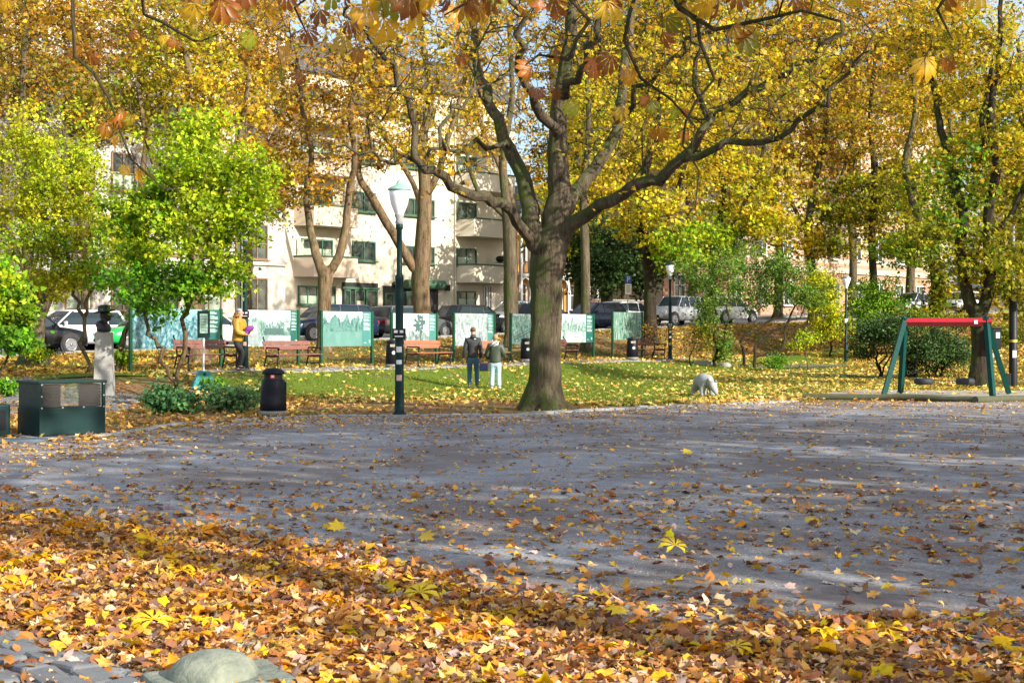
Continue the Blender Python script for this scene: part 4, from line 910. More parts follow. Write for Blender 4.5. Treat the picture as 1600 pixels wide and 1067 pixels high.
# ---------------- buildings (local x along the facade, -y outward)
def Sx(px,a=97): t=(px-800)/F; return a*t/(1-t)*R2
def Zf(px,py,a=97): t=(px-800)/F; return CH+(HY-py)/F*(a/(1-t))
M['stucco']=pm('cream_stucco',(.72,.65,.5),(.62,.56,.43),.9,.9,bs=30,bd=.006,detail=8); M['stuccow']=pm('white_stucco',(.58,.55,.49),(.5,.47,.42),.8,.9,bs=30,bd=.006,detail=8); M['peach']=pm('balcony_stucco',(.68,.56,.42),(.6,.49,.36),.9,.9,bs=30,bd=.005)
M['wgreen']=pm('window_frame_green',(.04,.11,.06),(.06,.14,.08),5,.5); M['wbrown']=pm('window_frame_brown',(.2,.12,.07),(.26,.16,.09),5,.5); M['wwhite']=pm('window_frame_white',(.7,.7,.68),(.6,.6,.58),5,.5); M['roofd']=pm('slate_roof',(.05,.055,.065),(.08,.085,.09),6,.6)
M['curtain']=pm('pale_green_curtain',(.32,.42,.31),(.45,.52,.4),3,.7)
M['wglass'],nt,b=newmat('window_glass'); g=nt.nodes.new('ShaderNodeTexCoord').outputs['Object']; nt.links.new(ramp(nt,noise(nt,1.1,4,.6,g),[(.4,(.02,.03,.03)),(.65,(.10,.12,.10))]),b.inputs['Base Color']); b.inputs['Roughness'].default_value=.06; b.inputs['Specular IOR Level'].default_value=.8
def window(root,s0,s1,z0,z1,out=0.0,fr='wgreen',mull=1,sill=True,curt=False,tr=0,deep=.0):
    """frame, sill, pane; face towards -y at -out"""
    y=-out; w=s1-s0; h=z1-z0; cx=(s0+s1)/2; m=MB(); t=.09
    m.box((cx,y-.03,z1-t/2),(w,.12,t)); m.box((cx,y-.03,z0+t/2),(w,.12,t)); m.box((s0+t/2,y-.03,(z0+z1)/2),(t,.12,h-2*t)); m.box((s1-t/2,y-.03,(z0+z1)/2),(t,.12,h-2*t))
    for i in range(mull): m.box((s0+w*(i+1)/(mull+1),y-.025,(z0+z1)/2),(.075,.1,h-2*t))
    if tr: m.box((cx,y-.027,z0+h*tr),(w-2*t,.1,.06))
    f=m.build('window',M[fr],root)
    m=MB(); m.box((cx,y-.012,(z0+z1)/2),(w-2*t+.01,.02,h-2*t+.01)); m.build('pane',M['wglass'],f)
    if curt: m=MB(); m.box((cx,y-.024,z0+h*.28),(w-2*t-.02,.006,h*.42)); m.build('curtain',M['curtain'],f)
    if sill: m=MB(); m.box((cx,y-.1,z0-.035),(w+.16,.26,.07)); m.build('sill',M[fr],f)
    return f
def bld(name,label,s0,s1,zb,zt,depth,mat,cat,a=97,extra_out=0):
    o=Vector((0,a,0)); mid=(s0+s1)/2; loc=o+Vector((mid/R2,mid/R2,0))+Vector((1,-1,0))/R2*extra_out; loc.z=zb
    r=empty(name,loc,A45,label,cat); m=MB(); m.box((0,depth/2,(zt-zb)/2-1),(s1-s0,depth,zt-zb+2)); m.build('wall',M[mat],r); return r,mid,zb
# cream apartment house
s0,s1=Sx(441),Sx(789); r,mid,zb=bld('apartment_house','cream apartment house with curved green topped balconies behind the street',s0,s1,2.1,17.4,11,'stucco','apartment house')
S_=lambda px:Sx(px)-mid; Z_=lambda px,py:Zf(px,py)-zb; FH=3.05
m=MB(); m.prism([(s0-mid-.3,15.3),(s1-mid+.3,15.3),(s1-mid+.3,15.6),(s1-mid-.5,17.2),(s0-mid+.5,17.2),(s0-mid-.3,15.6)],11.6,Matrix.Translation((0,5.5,0))); rf=m.build('roof',M['roofd'],r)
for px in(596,655,690): m=MB(); x=S_(px); m.box((x,.3,15.9),(1.5,1.8,1.2)); m.build('dormer',M['roofd'],rf)
for k in range(4):
    z=FH*k
    window(r,S_(550),S_(586),Z_(568,408)+z,Z_(568,377)+z,0,'wgreen',1)
    window(r,S_(630),S_(678),Z_(655,412)+z,Z_(655,385)+z,0,'wgreen',2)
    window(r,S_(470),S_(519),Z_(495,403)+z,Z_(495,374)+z,-.0,'wgreen',2,curt=(k%2==0))
    window(r,S_(713),S_(744),Z_(728,416)+z,Z_(728,388)+z,0,'wgreen',1,curt=(k!=1))
    for pa,pb,yt,yb,ang in((459,541,403,434,1),(711,786,416,443,2)):
        xa,xb=S_(pa),S_(pb); zt=Z_((pa+pb)/2,yt)+z; z0=Z_((pa+pb)/2,yb)+z; D=1.25
        poly=[(xa,-.0),(xa+.55,-D),(xb-.1,-D),(xb,-.0)]
        m=MB(); n=4; vs=[(x,y,z0) for x,y in poly]+[(x,y,zt) for x,y in poly]
        inn=[(xa+.12,-.0),(xa+.62,-D+.12),(xb-.2,-D+.12),(xb-.12,-.0)]
        m.add(vs,[(0,1,5,4),(1,2,6,5),(2,3,7,6),(0,3,2,1)]); v2=[(x,y,z0+.15) for x,y in inn]+[(x,y,zt) for x,y in inn]; m.add(v2,[(4,5,1,0),(5,6,2,1),(6,7,3,2),(0,1,2,3)]); m.add([vs[4],vs[5],vs[6],vs[7],v2[4],v2[5],v2[6],v2[7]],[(0,1,5,4),(1,2,6,5),(2,3,7,6)])
        bo=m.build('balcony',M['peach'] if ang==1 else M['stucco'],r)
        m=MB(); 
        for (A,B) in ((poly[0],poly[1]),(poly[1],poly[2]),(poly[2],poly[3])): m.tube([(A[0],A[1],zt+.03),(B[0],B[1],zt+.03)],.055,6)
        m.build('railing',M['wgreen'],bo)
# blinds panel on left bay
m=MB(); m.box((S_(468),-.08,Z_(466,390)),(.5,.05,1.2)); m.build('lattice_screen',M['curtain'],r)
gz=.0
window(r,S_(465),S_(524),Z_(494,477),Z_(494,447),0,'wgreen',3,curt=True)
m=MB(); m.box(((S_(534)+S_(590))/2,-.02,1.35),(S_(590)-S_(534),.06,2.75)); e=m.build('entrance',M['trim'],r)
for a_,b_ in((536,546),(552,568),(570,588)): window(e,S_(a_),S_(b_),.3,Z_(560,453),.06,'wgreen',0,sill=False)
m=MB(); m.box(((S_(533)+S_(590))/2,-.12,Z_(560,450.5)),(S_(590)-S_(533),.18,.14)); m.build('lintel',M['wgreen'],e)
m=MB(); m.box((S_(561),-.13,.95),(.62,.03,1.3)); m.build('poster',pm('cream_poster',(.5,.48,.36),(.3,.28,.2),9,.6),e)
m=MB(); m.box(((S_(598)+S_(624))/2,-.02,1.3),(S_(624)-S_(598),.06,2.6)); e=m.build('shop_recess',M['trim'],r); window(e,S_(600),S_(614),.4,Z_(610,458),.05,'wgreen',0,sill=False)
m=MB(); m.box(((S_(630)+S_(684))/2,-.02,1.3),(S_(684)-S_(630),.06,2.6)); e=m.build('shop_window',M['trim'],r); window(e,S_(633),S_(664),.5,Z_(655,456),.05,'wgreen',1,sill=False); 
m=MB(); zc=Z_(658,445); m.tube([(S_(629),-.35,zc),(S_(688),-.35,zc)],.3,12); aw=m.build('awning',M['wgreen'],r)
window(r,S_(714),S_(743),Z_(728,478),Z_(728,455),0,'wgreen',1,sill=True,curt=True)
for a_,b_ in((755,760),(763,768)): window(r,S_(a_),S_(b_),Z_(760,490),Z_(760,446),0,'wwhite',0,sill=False,tr=.5)
m=MB(); m.tube([(S_(443),-.08,0),(S_(443),-.08,15)],.07,8); m.build('downpipe',M['wwhite'],r)
m=MB(); m.tube([(S_(710),-.08,0),(S_(710),-.08,15)],.06,8); m.build('downpipe',M['stucco'],r)
m=MB(); m.tube([(S_(615),-.02,Z_(612,444)),(S_(615),-.3,Z_(612,444))],.16,14); m.build('round_sign',M['trim'],r)
m=MB(); m.box((S_(695),-.25,Z_(695,450)),(.3,.3,.4),bev=.05); m.build('wall_lantern',M['iron'],r)
gl=empty('charcoal_grill',r.matrix_basis@Vector((S_(770),-.75,Z_(770,416)+.12)),A45,'small black grill standing on the rail of the first right hand balcony','grill'); m=MB(); m.lathe([(.0,.1),(.25,.15),(.33,.3),(.34,.36),(.25,.5),(.0,.56)],(0,0,0),16); m.build('bowl',M['iron'],gl); m=MB(); m.box((0,0,.08),(1.0,.25,.04)); m.build('shelf',M['iron'],gl)
# white house at the left
s0,s1=Sx(-200),Sx(440); r,mid,zb=bld('corner_house','pale plastered house with tall brown framed windows, left of the cream house',s0,s1,1.6,19.5,11,'stuccow','house',97,.35)
S_=lambda px:Sx(px)-mid; Z_=lambda px,py:Zf(px,py)-zb
cols=[(-130,-85),(-40,0),(30,68),(96,138),(168,206),(236,274),(300,340),(362,412)]
for k in range(5):
    for i,(a_,b_) in enumerate(cols):
        z=3.35*k; z0=(1.25 if k==0 else 1.0)+z; f=window(r,S_(a_),S_(b_),z0,z0+2.05,0,'wbrown',2 if i==7 else 1,tr=.45 if k else 0,curt=(i+k)%3==0)
for z in(4.15,15.1): m=MB(); m.box((0,-.06,z),(s1-s0,.16,.22)); m.build('cornice',M['stuccow'],r)
m=MB(); m.box((0,-.04,.5),(s1-s0,.08,1.0)); m.build('plinth',M['concrete'],r)
m=MB(); m.prism([(s0-mid-.3,17.9),(s1-mid+.3,17.9),(s1-mid-1,20.2),(s0-mid+1,20.2)],11.5,Matrix.Translation((0,5.5,0))); m.build('roof',M['roofd'],r)
m=MB(); m.tube([(S_(371),-.1,0),(S_(371),-.1,17)],.05,8); m.build('downpipe',M['concrete'],r)
# ochre wooden house with veranda
M['ochre']=pm('ochre_boards',(.62,.3,.04),(.5,.22,.03),2,.7,bs=20,bd=.01); M['tile']=pm('red_tiles',(.4,.1,.08),(.3,.07,.06),8,.8)
s0,s1=Sx(790,101),Sx(912,101); r,mid,zb=bld('wooden_house','ochre timber house with white posts and arched veranda beside the cream house',s0,s1,2.7,11.5,8,'ochre','house',101)
S_=lambda px:Sx(px,101)-mid; Z_=lambda px,py:Zf(px,py,101)-zb
for i,px in enumerate((792,806,820,835,850,866,882,898,911)):
    m=MB(); m.box((S_(px),-1.4,3.9),(.2,.2,7.8)); m.build('post',M['wwhite'],r)
for z in(0.1,3.15,6.6): m=MB(); m.box((0,-1.4,z),(s1-s0,.24,.2)); m.build('beam',M['wwhite'],r)
m=MB(); m.box((0,-.7,3.1),(s1-s0,1.4,.14)); m.build('veranda_floor',M['wwhite'],r)
m=MB()
for i in range(46): m.box((-(s1-s0)/2+.1+(s1-s0-.2)*i/45,-1.42,3.65),(.05,.04,.8))
m.box((0,-1.42,4.07),(s1-s0,.08,.08)); m.build('balustrade',M['roofd'],r)
for px in(799,828,858,890):
    m=MB(); x=S_(px)
    for s in(-1,1): m.tube([(x+s*.62,-1.4,1.9),(x+s*.56,-1.4,2.4),(x+s*.35,-1.4,2.8),(x,-1.4,3.0)],.07,6)
    m.build('arch',M['wwhite'],r)
for px in(800,815,842,872,890):
    for z0 in(.7,4.0): window(r,S_(px)-.4,S_(px)+.4,z0,z0+1.9,.02,'wwhite',1,sill=False,tr=.6)
m=MB(); m.prism([(s0-mid-.4,7.6),(s1-mid+.4,7.6),(s1-mid-1,9.6),(s0-mid+1,9.6)],10.5,Matrix.Translation((0,3.4,0))); m.build('roof',M['roofd'],r)
# garden wall
gw=strpt(962,14); m=MB(); m.box((0,0,.8),(6,.4,1.6)); m.mi=1; m.box((0,0,1.64),(6.1,.5,.1)); tag(m.build('garden_wall',[pm('brown_brick',(.2,.1,.06),(.28,.15,.09),12,.9,bs=20,bd=.02),M['concrete']],None,gw),'low brown garden wall behind the parking sign','wall').rotation_euler=(0,0,A45)
# pink and brick building
def brickmat():
    m,nt,b=newmat('pink_brick'); tc=nt.nodes.new('ShaderNodeTexCoord').outputs['Object']; mp=nt.nodes.new('ShaderNodeMapping'); mp.inputs['Rotation'].default_value=(math.pi/2,0,0); nt.links.new(tc,mp.inputs[0])
    br=nt.nodes.new('ShaderNodeTexBrick'); br.inputs['Scale'].default_value=1.6; br.inputs['Color1'].default_value=(.4,.2,.13,1); br.inputs['Color2'].default_value=(.47,.26,.17,1); br.inputs['Mortar'].default_value=(.5,.4,.3,1); br.inputs['Mortar Size'].default_value=.015; nt.links.new(mp.outputs[0],br.inputs['Vector'])
    nt.links.new(br.outputs[0],b.inputs['Base Color']); b.inputs['Roughness'].default_value=.9; return m
M['brick']=brickmat(); M['band']=pm('cream_band',(.58,.49,.35),(.5,.42,.3),1.5,.9)
s0,s1=Sx(1035),Sx(1478); r,mid,zb=bld('town_house','pink brick town house with cream stripes behind the right hand trees',s0,s1,2.9,24.5,12,'band','house')
S_=lambda px:Sx(px)-mid
m=MB(); m.box((0,-.07,2.0),(s1-s0+.1,.14,4.2)); m.build('brick_base',M['brick'],r)
for i in range(22):
    if i%5==4: continue
    m=MB(); m.box((0,-.02,4.9+i*.78),(s1-s0,.05,.3)); m.build('brick_band',M['brick'],r)
for z in(4.3,8.4,12.4,20.9): m=MB(); m.box((0,-.15,z),(s1-s0+.2,.36,.22)); m.build('cornice',M['band'],r)
nw=12; Wd=(s1-s0)/nw
for k in range(5):
    for i in range(nw):
        x=(s0-mid)+Wd*(i+.5); z0=(1.2 if k==0 else 5.4+4.0*(k-1)); f=window(r,x-.7,x+.7,z0,z0+2.2,.15 if k==0 else .06,'wwhite',1,tr=.62)
        if k: m=MB(); m.box((x,-.1,z0+2.45),(1.8,.16,.26)); m.build('lintel',M['band'],f)
m=MB(); m.prism([(s0-mid-.3,21.2),(s1-mid+.3,21.2),(s1-mid-1,23.6),(s0-mid+1,23.6)],12.5,Matrix.Translation((0,6,0))); m.build('roof',M['roofd'],r)
for i in (6,8): # arched openings
    x=(s0-mid)+Wd*(i+0.02); m=MB(); m.prism([(x-1,0.1),(x+1,.1),(x+1,2.2)]+[(x+math.cos(t),2.2+math.sin(t)) for t in (.5,1.,1.57,2.1,2.6)]+[(x-1,2.2)],.1,Matrix.Translation((0,-.14,0))); m.build('arched_door',M['trim'],r)
m=MB(); m.box((0,0,9),(26,14,20)); o=m.build('distant_house',M['band'],None,Vector((62,150,2)));o.rotation_euler=(0,0,.9); tag(o,'distant cream house closing the far right end of the street','house')
m=MB()
for i in range(6):
    for k in range(5): m.box((-11+4.2*i,-7.03,3.5+3.3*k),(1.3,.1,1.8))
m.build('window',M['wglass'],o)
# ---------------- people and bear
def skin(name,V,E,mat,parent=None,sub=2,loc=None,root=0,sx=None):
    """V: (x,y,z,r) or (x,y,z,rx,ry)"""
    me=bpy.data.meshes.new(name); me.from_pydata([v[:3] for v in V],E,[]); ob=bpy.data.objects.new(name,me); COL.objects.link(ob)
    ob.modifiers.new('s','SKIN'); sd=ob.modifiers.new('u','SUBSURF'); sd.levels=sub; sd.render_levels=sub
    sv=me.skin_vertices[0].data
    for i,v in enumerate(V): sv[i].radius=(v[3],v[4] if len(v)>4 else v[3]); sv[i].use_root=(i==root)
    dg=bpy.context.evaluated_depsgraph_get(); m2=bpy.data.meshes.new_from_object(ob.evaluated_get(dg)); bpy.data.objects.remove(ob)
    m2.materials.clear(); m2.materials.append(mat); m2.name=name
    for p in m2.polygons: p.use_smooth=True; p.material_index=0
    o=bpy.data.objects.new(name,m2); link(o,parent)
    if loc is not None: o.location=loc
    return o
def chain(V,E,start,pts):
    p=start
    for q in pts: V.append(q); E.append((p,len(V)-1)); p=len(V)-1
    return p
def lerp(a,b,t): return tuple(a[i]+(b[i]-a[i])*t for i in range(3))
def hand(V,E,w,elbow,wr,curl=(0,-1,0)):
    d=(Vector(wr)-Vector(elbow)).normalized(); wv=Vector(wr); palm=wv+d*.075
    V.append((*(wv+d*.02),.024,.02)); E.append((w,len(V)-1)); a=len(V)-1; V.append((*palm,.034,.017)); E.append((a,len(V)-1)); pm_=len(V)-1
    side=d.cross(Vector(curl)).normalized(); c=Vector(curl)
    for k,(o,l) in enumerate(((-.028,.068),(-.009,.08),(.011,.076),(.029,.058))):
        b=palm+side*o; chain(V,E,pm_,[(*(b+d*.02),.0095),(*(b+d*(.02+l*.5)+c*l*.12),.0085),(*(b+d*(.02+l*.85)+c*l*.42),.007)])
    t=wv+d*.035; chain(V,E,a,[(*(t-side*.035),.011),(*(t-side*.055+d*.035+c*.015),.009)])
def person(loc,rz,label,H,sh,arms,legs,mats,lean=0,headturn=0,headtilt=0,female=False):
    """joints in local coords, facing +y. arms: [(elbow,wrist)]*2 ; legs: [(knee,ankle,toe)]*2"""
    r=empty('person',loc,rz,label,'person')
    hip=.5*H; hd=H-.11
    pel=(0,0,hip); ch=(0,lean*.5,.70*H); nk=(0,lean,.835*H)
    V=[(*pel,.105,.08)];E=[]
    a=chain(V,E,0,[(0,lean*.2,.58*H,.105,.08),(*ch,.15,.10),(0,lean*.9,.79*H,.13,.08)]); chest=2; up=a
    n=chain(V,E,up,[(*nk,.055,.055),(0,lean+.01,nk[2]+.045,.052,.052)])
    top=[(0,lean+.025,H-.165,.062,.072),(0,lean+.02,H-.11,.075,.09),(0,lean+.005,H-.05,.066,.08),(0,lean,H-.012,.03,.035)]
    chain(V,E,n,top)
    for s,(el,wr) in zip((-1,1),arms):
        shd=(s*sh,lean*.85,.80*H); k=chain(V,E,up,[(*shd,.06,.055),(*lerp(shd,el,.5),.05),(*el,.042),(*lerp(el,wr,.5),.036),(*wr,.026)])
        hand(V,E,k,el,wr,(-s*.3,.7,-.2) if abs(wr[1])<.12 else (0,0,-1))
    for s,(kn,an,toe) in zip((-1,1),legs):
        k=chain(V,E,0,[(s*.085,0,hip-.06,.065,.065),(*lerp((s*.09,0,hip-.06),kn,.5),.06),(*kn,.046),(*lerp(kn,an,.4),.044),(*an,.034)])
        chain(V,E,k,[(*lerp(an,toe,.55)[:2],toe[2]+.03,.035),(*toe,.025)])
    skin('body',V,E,M['skin'],r)
    # face
    f=MB(); fy=lean+.095
    bmh=bmesh.new(); ell(bmh,(0,fy-.002,H-.125),(.014,.02,.022),8); ell(bmh,(-.078,lean+.01,H-.12),(.012,.022,.03),8); ell(bmh,(.078,lean+.01,H-.12),(.012,.022,.03),8)
    me=bpy.data.meshes.new('nose_and_ears'); bmh.to_mesh(me); bmh.free(); me.materials.append(M['skin']); link(bpy.data.objects.new('nose_and_ears',me),r)
    for s in(-1,1): m=MB(); m.tube([(s*.03,fy-.012,H-.105),(s*.03,fy-.004,H-.105)],.009,8); m.build('eye',M['iron'],r)
    m=MB(); m.tube([(-.025,fy-.012,H-.168),(0,fy-.004,H-.171),(.025,fy-.012,H-.168)],.005,6); m.build('mouth',M['lip'],r)
    # trousers
    tm,jm,shm=mats; V=[(0,0,hip+.06,.15,.12)];E=[]; V.append((0,-.01,hip-.02,.14,.115)); E.append((0,1))
    for s,(kn,an,toe) in zip((-1,1),legs):
        chain(V,E,1,[(s*.09,-.01,hip-.10,.095,.10),(*lerp((s*.09,0,hip-.06),kn,.5),.09),(*kn,.072),(*lerp(kn,an,.5),.068 if not female else .07),(an[0],an[1],an[2]+.0,.058 if not female else .072)])
    skin('trousers',V,E,tm,r)
    for s,(kn,an,toe) in zip((-1,1),legs):
        V=[(an[0],an[1]-.035,toe[2]+.03,.045,.04)];E=[]; chain(V,E,0,[(*lerp(an,toe,.5)[:2],toe[2]+.028,.046,.036),(toe[0],toe[1]+.01,toe[2]+.02,.04,.028)]); skin('shoe',V,E,shm,r)
    return r
def jacket(r,H,sh,arms,mat,lean=0,hem=.46,puff=0,wr_cover=.93,name='jacket',collar=.085):
    V=[(0,0,hem*H,.155+puff,.125+puff)];E=[]
    up=chain(V,E,0,[(0,lean*.1,.52*H,.16+puff,.13+puff),(0,lean*.3,.62*H,.155+puff,.125+puff),(0,lean*.6,.72*H,.175+puff,.135+puff),(0,lean*.85,.795*H,.155+puff*.5,.11+puff*.5)])
    chain(V,E,up,[(0,lean,.84*H,collar,collar)])
    for s,(el,wr) in zip((-1,1),arms):
        shd=(s*(sh+.005),lean*.85,.79*H); w2=lerp(el,wr,wr_cover)
        chain(V,E,up,[(*shd,.078+puff,.075+puff),(*lerp(shd,el,.5),.07+puff),(*el,.06+puff),(*lerp(el,wr,.5),.053+puff),(*w2,.042+puff*.4)])
    return skin(name,V,E,mat,r)
M['lip']=pm('lips',(.4,.14,.12),(.35,.12,.1),10,.5)
denim=pm('blue_denim',(.03,.085,.17),(.05,.12,.22),12,.85); ldenim=pm('light_denim',(.36,.52,.62),(.46,.62,.7),12,.85); blkj=pm('black_jacket',(.022,.022,.026),(.04,.04,.045),9,.6,bs=14,bd=.02); olive=pm('dark_olive_puffer',(.04,.055,.04),(.065,.08,.055),9,.5); yel=pm('mustard_puffer',(.5,.29,.03),(.42,.23,.02),9,.5); dark=pm('black_trousers',(.018,.018,.022),(.03,.03,.035),9,.8); hairb=pm('brown_hair',(.16,.07,.03),(.1,.045,.02),40,.6,bs=60,bd=.01); hairl=pm('fair_hair',(.42,.26,.12),(.32,.19,.09),40,.6,bs=60,bd=.01); hood=pm('white_hood',(.7,.72,.74),(.6,.62,.65),9,.9)
shoe=pm('dark_shoes',(.03,.025,.025),(.05,.04,.04),8,.6); wshoe=pm('white_shoes',(.6,.58,.52),(.5,.48,.45),8,.6); purple=pm('purple_cloth',(.16,.03,.22),(.22,.05,.3),9,.7); grh=pm('grey_knit',(.27,.36,.42),(.36,.44,.5),30,.9,bs=60,bd=.01)
def puffrings(jk,H,z0,z1,step=.085):
    for v in jk.data.vertices:
        n=v.normal; v.co+=n*(.012*abs(math.sin(v.co.z*math.pi/step))-.004)
Yc=41.5
# man
H=1.82; arms=[((-.245,-.03,1.12),(-.27,.05,.88)),((.24,-.02,1.12),(.235,.06,.88))]; legs=[((-.10,.04,.5),(-.105,-.02,.09),(-.13,.13,.03)),((.11,.02,.5),(.12,-.02,.09),(.15,.13,.03))]
p1=person(GX(739,Yc),.05,'person in black jacket and blue jeans seen from behind, taller of the couple',H,.165,arms,legs,(denim,blkj,shoe))
jacket(p1,H,.165,arms,blkj,0,.5,.008)
V=[(0,-.06,1.48,.10,.07)];E=[]; chain(V,E,0,[(0,-.09,1.55,.09,.06),(0,-.05,1.6,.07,.05)]); skin('hood',V,E,blkj,p1)
V=[(0,-.02,H-.14,.085,.09)];E=[]; chain(V,E,0,[(0,-.015,H-.07,.096,.108),(0,.0,H-.0,.05,.06)]); h=skin('hair',V,E,hairb,p1); 
m=MB(); m.box((.06,-.135,1.47),(.06,.006,.025)); m.build('emblem',M['white'],p1)
# woman
H=1.62; arms=[((-.25,-.02,1.0),(-.17,.15,.9)),((.25,-.02,1.02),(.2,.16,1.12))]; legs=[((-.095,.03,.45),(-.10,-.01,.08),(-.12,.13,.03)),((.095,.03,.45),(.11,-.02,.08),(.13,.12,.03))]
p2=person(GX(774,Yc-.5),-.1,'person in dark olive puffer jacket, white hood and pale jeans, shorter of the couple',H,.145,arms,legs,(ldenim,olive,wshoe),female=True)
j=jacket(p2,H,.145,arms,olive,0,.47,.03); puffrings(j,H,.7,1.4)
V=[(0,-.05,1.30,.11,.07)];E=[]; chain(V,E,0,[(0,-.12,1.25,.12,.05)]); V.append((0,-.03,1.39,.13,.09)); E.append((0,2)); skin('hood',V,E,hood,p2)
V=[(0,-.01,H-.18,.075,.08)];E=[]; chain(V,E,0,[(0,-.01,H-.11,.088,.1),(0,-.01,H-.05,.085,.1),(0,0,H+.0,.05,.06)]); skin('hair',V,E,hairl,p2)
bg=empty('shoulder_bag',p2.location+Vector((-.33,.0,.66)),-.1,'navy shoulder bag at the left hip of the shorter person','bag'); m=MB(); m.box((0,0,.0),(.27,.12,.24),bev=.03); m.build('pouch',paint('navy_leather',(.015,.02,.06),0),bg); m=MB(); m.tube([(-.1,0,.1),(0,-.02,.3),(.15,-.1,.5),(.3,-.15,.66),(.42,-.08,.72)],.012,6); m.build('strap',M['iron'],bg)
# reader leaning on the lamp : facing +x (right) with slight turn to camera
H=1.78; arms=[((.0-.23,.12,1.1),(-.1,.36,1.15)),((.24,.1,1.12),(.1,.33,1.05))]; legs=[((-.09,.06,.48),(-.09,-.06,.085),(-.11,.1,.03)),((.1,.22,.54),(.1,.12,.16),(.11,.28,.1))]
L3=GX(371,39.9); p3=person(L3,-math.pi/2-.25,'person in mustard puffer jacket and grey beanie looking down beside a lamp pole',H,.2,arms,legs,(dark,yel,shoe),lean=.06)
j=jacket(p3,H,.2,arms,yel,.06,.46,.035); puffrings(j,H,.7,1.4)
V=[(0,.02,1.5,.12,.10)];E=[]; chain(V,E,0,[(0,.0,1.56,.10,.085)]); V.append((0,-.06,1.5,.1,.07)); E.append((0,2)); skin('hood',V,E,yel,p3)
V=[(0,.055,H-.085,.094,.108)];E=[]; chain(V,E,0,[(0,.05,H-.03,.085,.095),(0,.045,H+.02,.04,.045)]); skin('beanie',V,E,grh,p3)
V=[(0,.14,H-.165,.05,.03)];E=[]; chain(V,E,0,[(0,.135,H-.2,.03,.02)]); skin('face_mask',V,E,M['white'],p3)
V=[(0,.13,1.38,.05,.05)];E=[]; chain(V,E,0,[(0,.135,1.2,.06,.05),(0,.13,.95,.07,.06)]); skin('dark_pullover',V,E,dark,p3)
pb=empty('cloth_bundle',L3+Vector((.30,-.06,1.14)),0,'purple cloth bundle held in the arms of the person in mustard yellow','bundle'); V=[(-.1,0,.0,.10,.1)];E=[]; chain(V,E,0,[(.0,.0,.06,.12,.1),(.1,0,.1,.1,.08),(.19,.0,.13,.06,.05)]); V.append((-.06,0,-.08,.08,.08)); E.append((0,4)); skin('bundle',V,E,purple,pb)
# bear
bp=GX(1101,36.2); br=empty('bear_statue',bp,0,'pale grey stone bear statue with lowered head at the edge of the lawn','statue')
V=[(0,.42,.36,.16,.17)];E=[]
a=chain(V,E,0,[(0,.22,.40,.19,.19),(0,.0,.40,.185,.19),(0,-.16,.40,.17,.175),(.03,-.3,.36,.125,.125),(.06,-.41,.28,.105,.105),(.08,-.48,.20,.095,.085),(.09,-.55,.13,.06,.055),(.095,-.6,.085,.045,.042)])
for s in(-1,1):
    chain(V,E,3,[(s*.115,-.17,.24,.085),(s*.125,-.18,.12,.072),(s*.125,-.19,.05,.072),(s*.125,-.26,.04,.05)])
    chain(V,E,0,[(s*.115,.40,.22,.10),(s*.125,.44,.12,.078),(s*.125,.40,.05,.075),(s*.125,.32,.04,.05)])
bo=skin('body',V,E,M['stone'],br)
for s in(-1,1): m=MB(); m.lathe([(.0,0),(.03,.005),(.026,.03),(.0,.035)],(.065+s*.075,-.40,.375),10); m.build('ear',M['stone'],br)
br.rotation_euler=(0,0,.3); br.scale=(1.08,.85,1.08)
# ---------------- trees
def base_at(px,Y): g=GX(px,Y); g.z-=.05; return tuple(g)
def tr(name,label,px,Y,limbs,crowns,leaf,seed,**k):
    b=base_at(px,Y); L=[]
    for i,l in enumerate(limbs):
        q=PL(l,Y)
        if i==0: q[0]=(b[0],b[1],b[2],l[0][2])
        L.append(q)
    return make_tree(name,label,'tree' if 'shrub' not in name and 'bush' not in name else 'shrub',b,L,crowns,leaf,seed,**k)
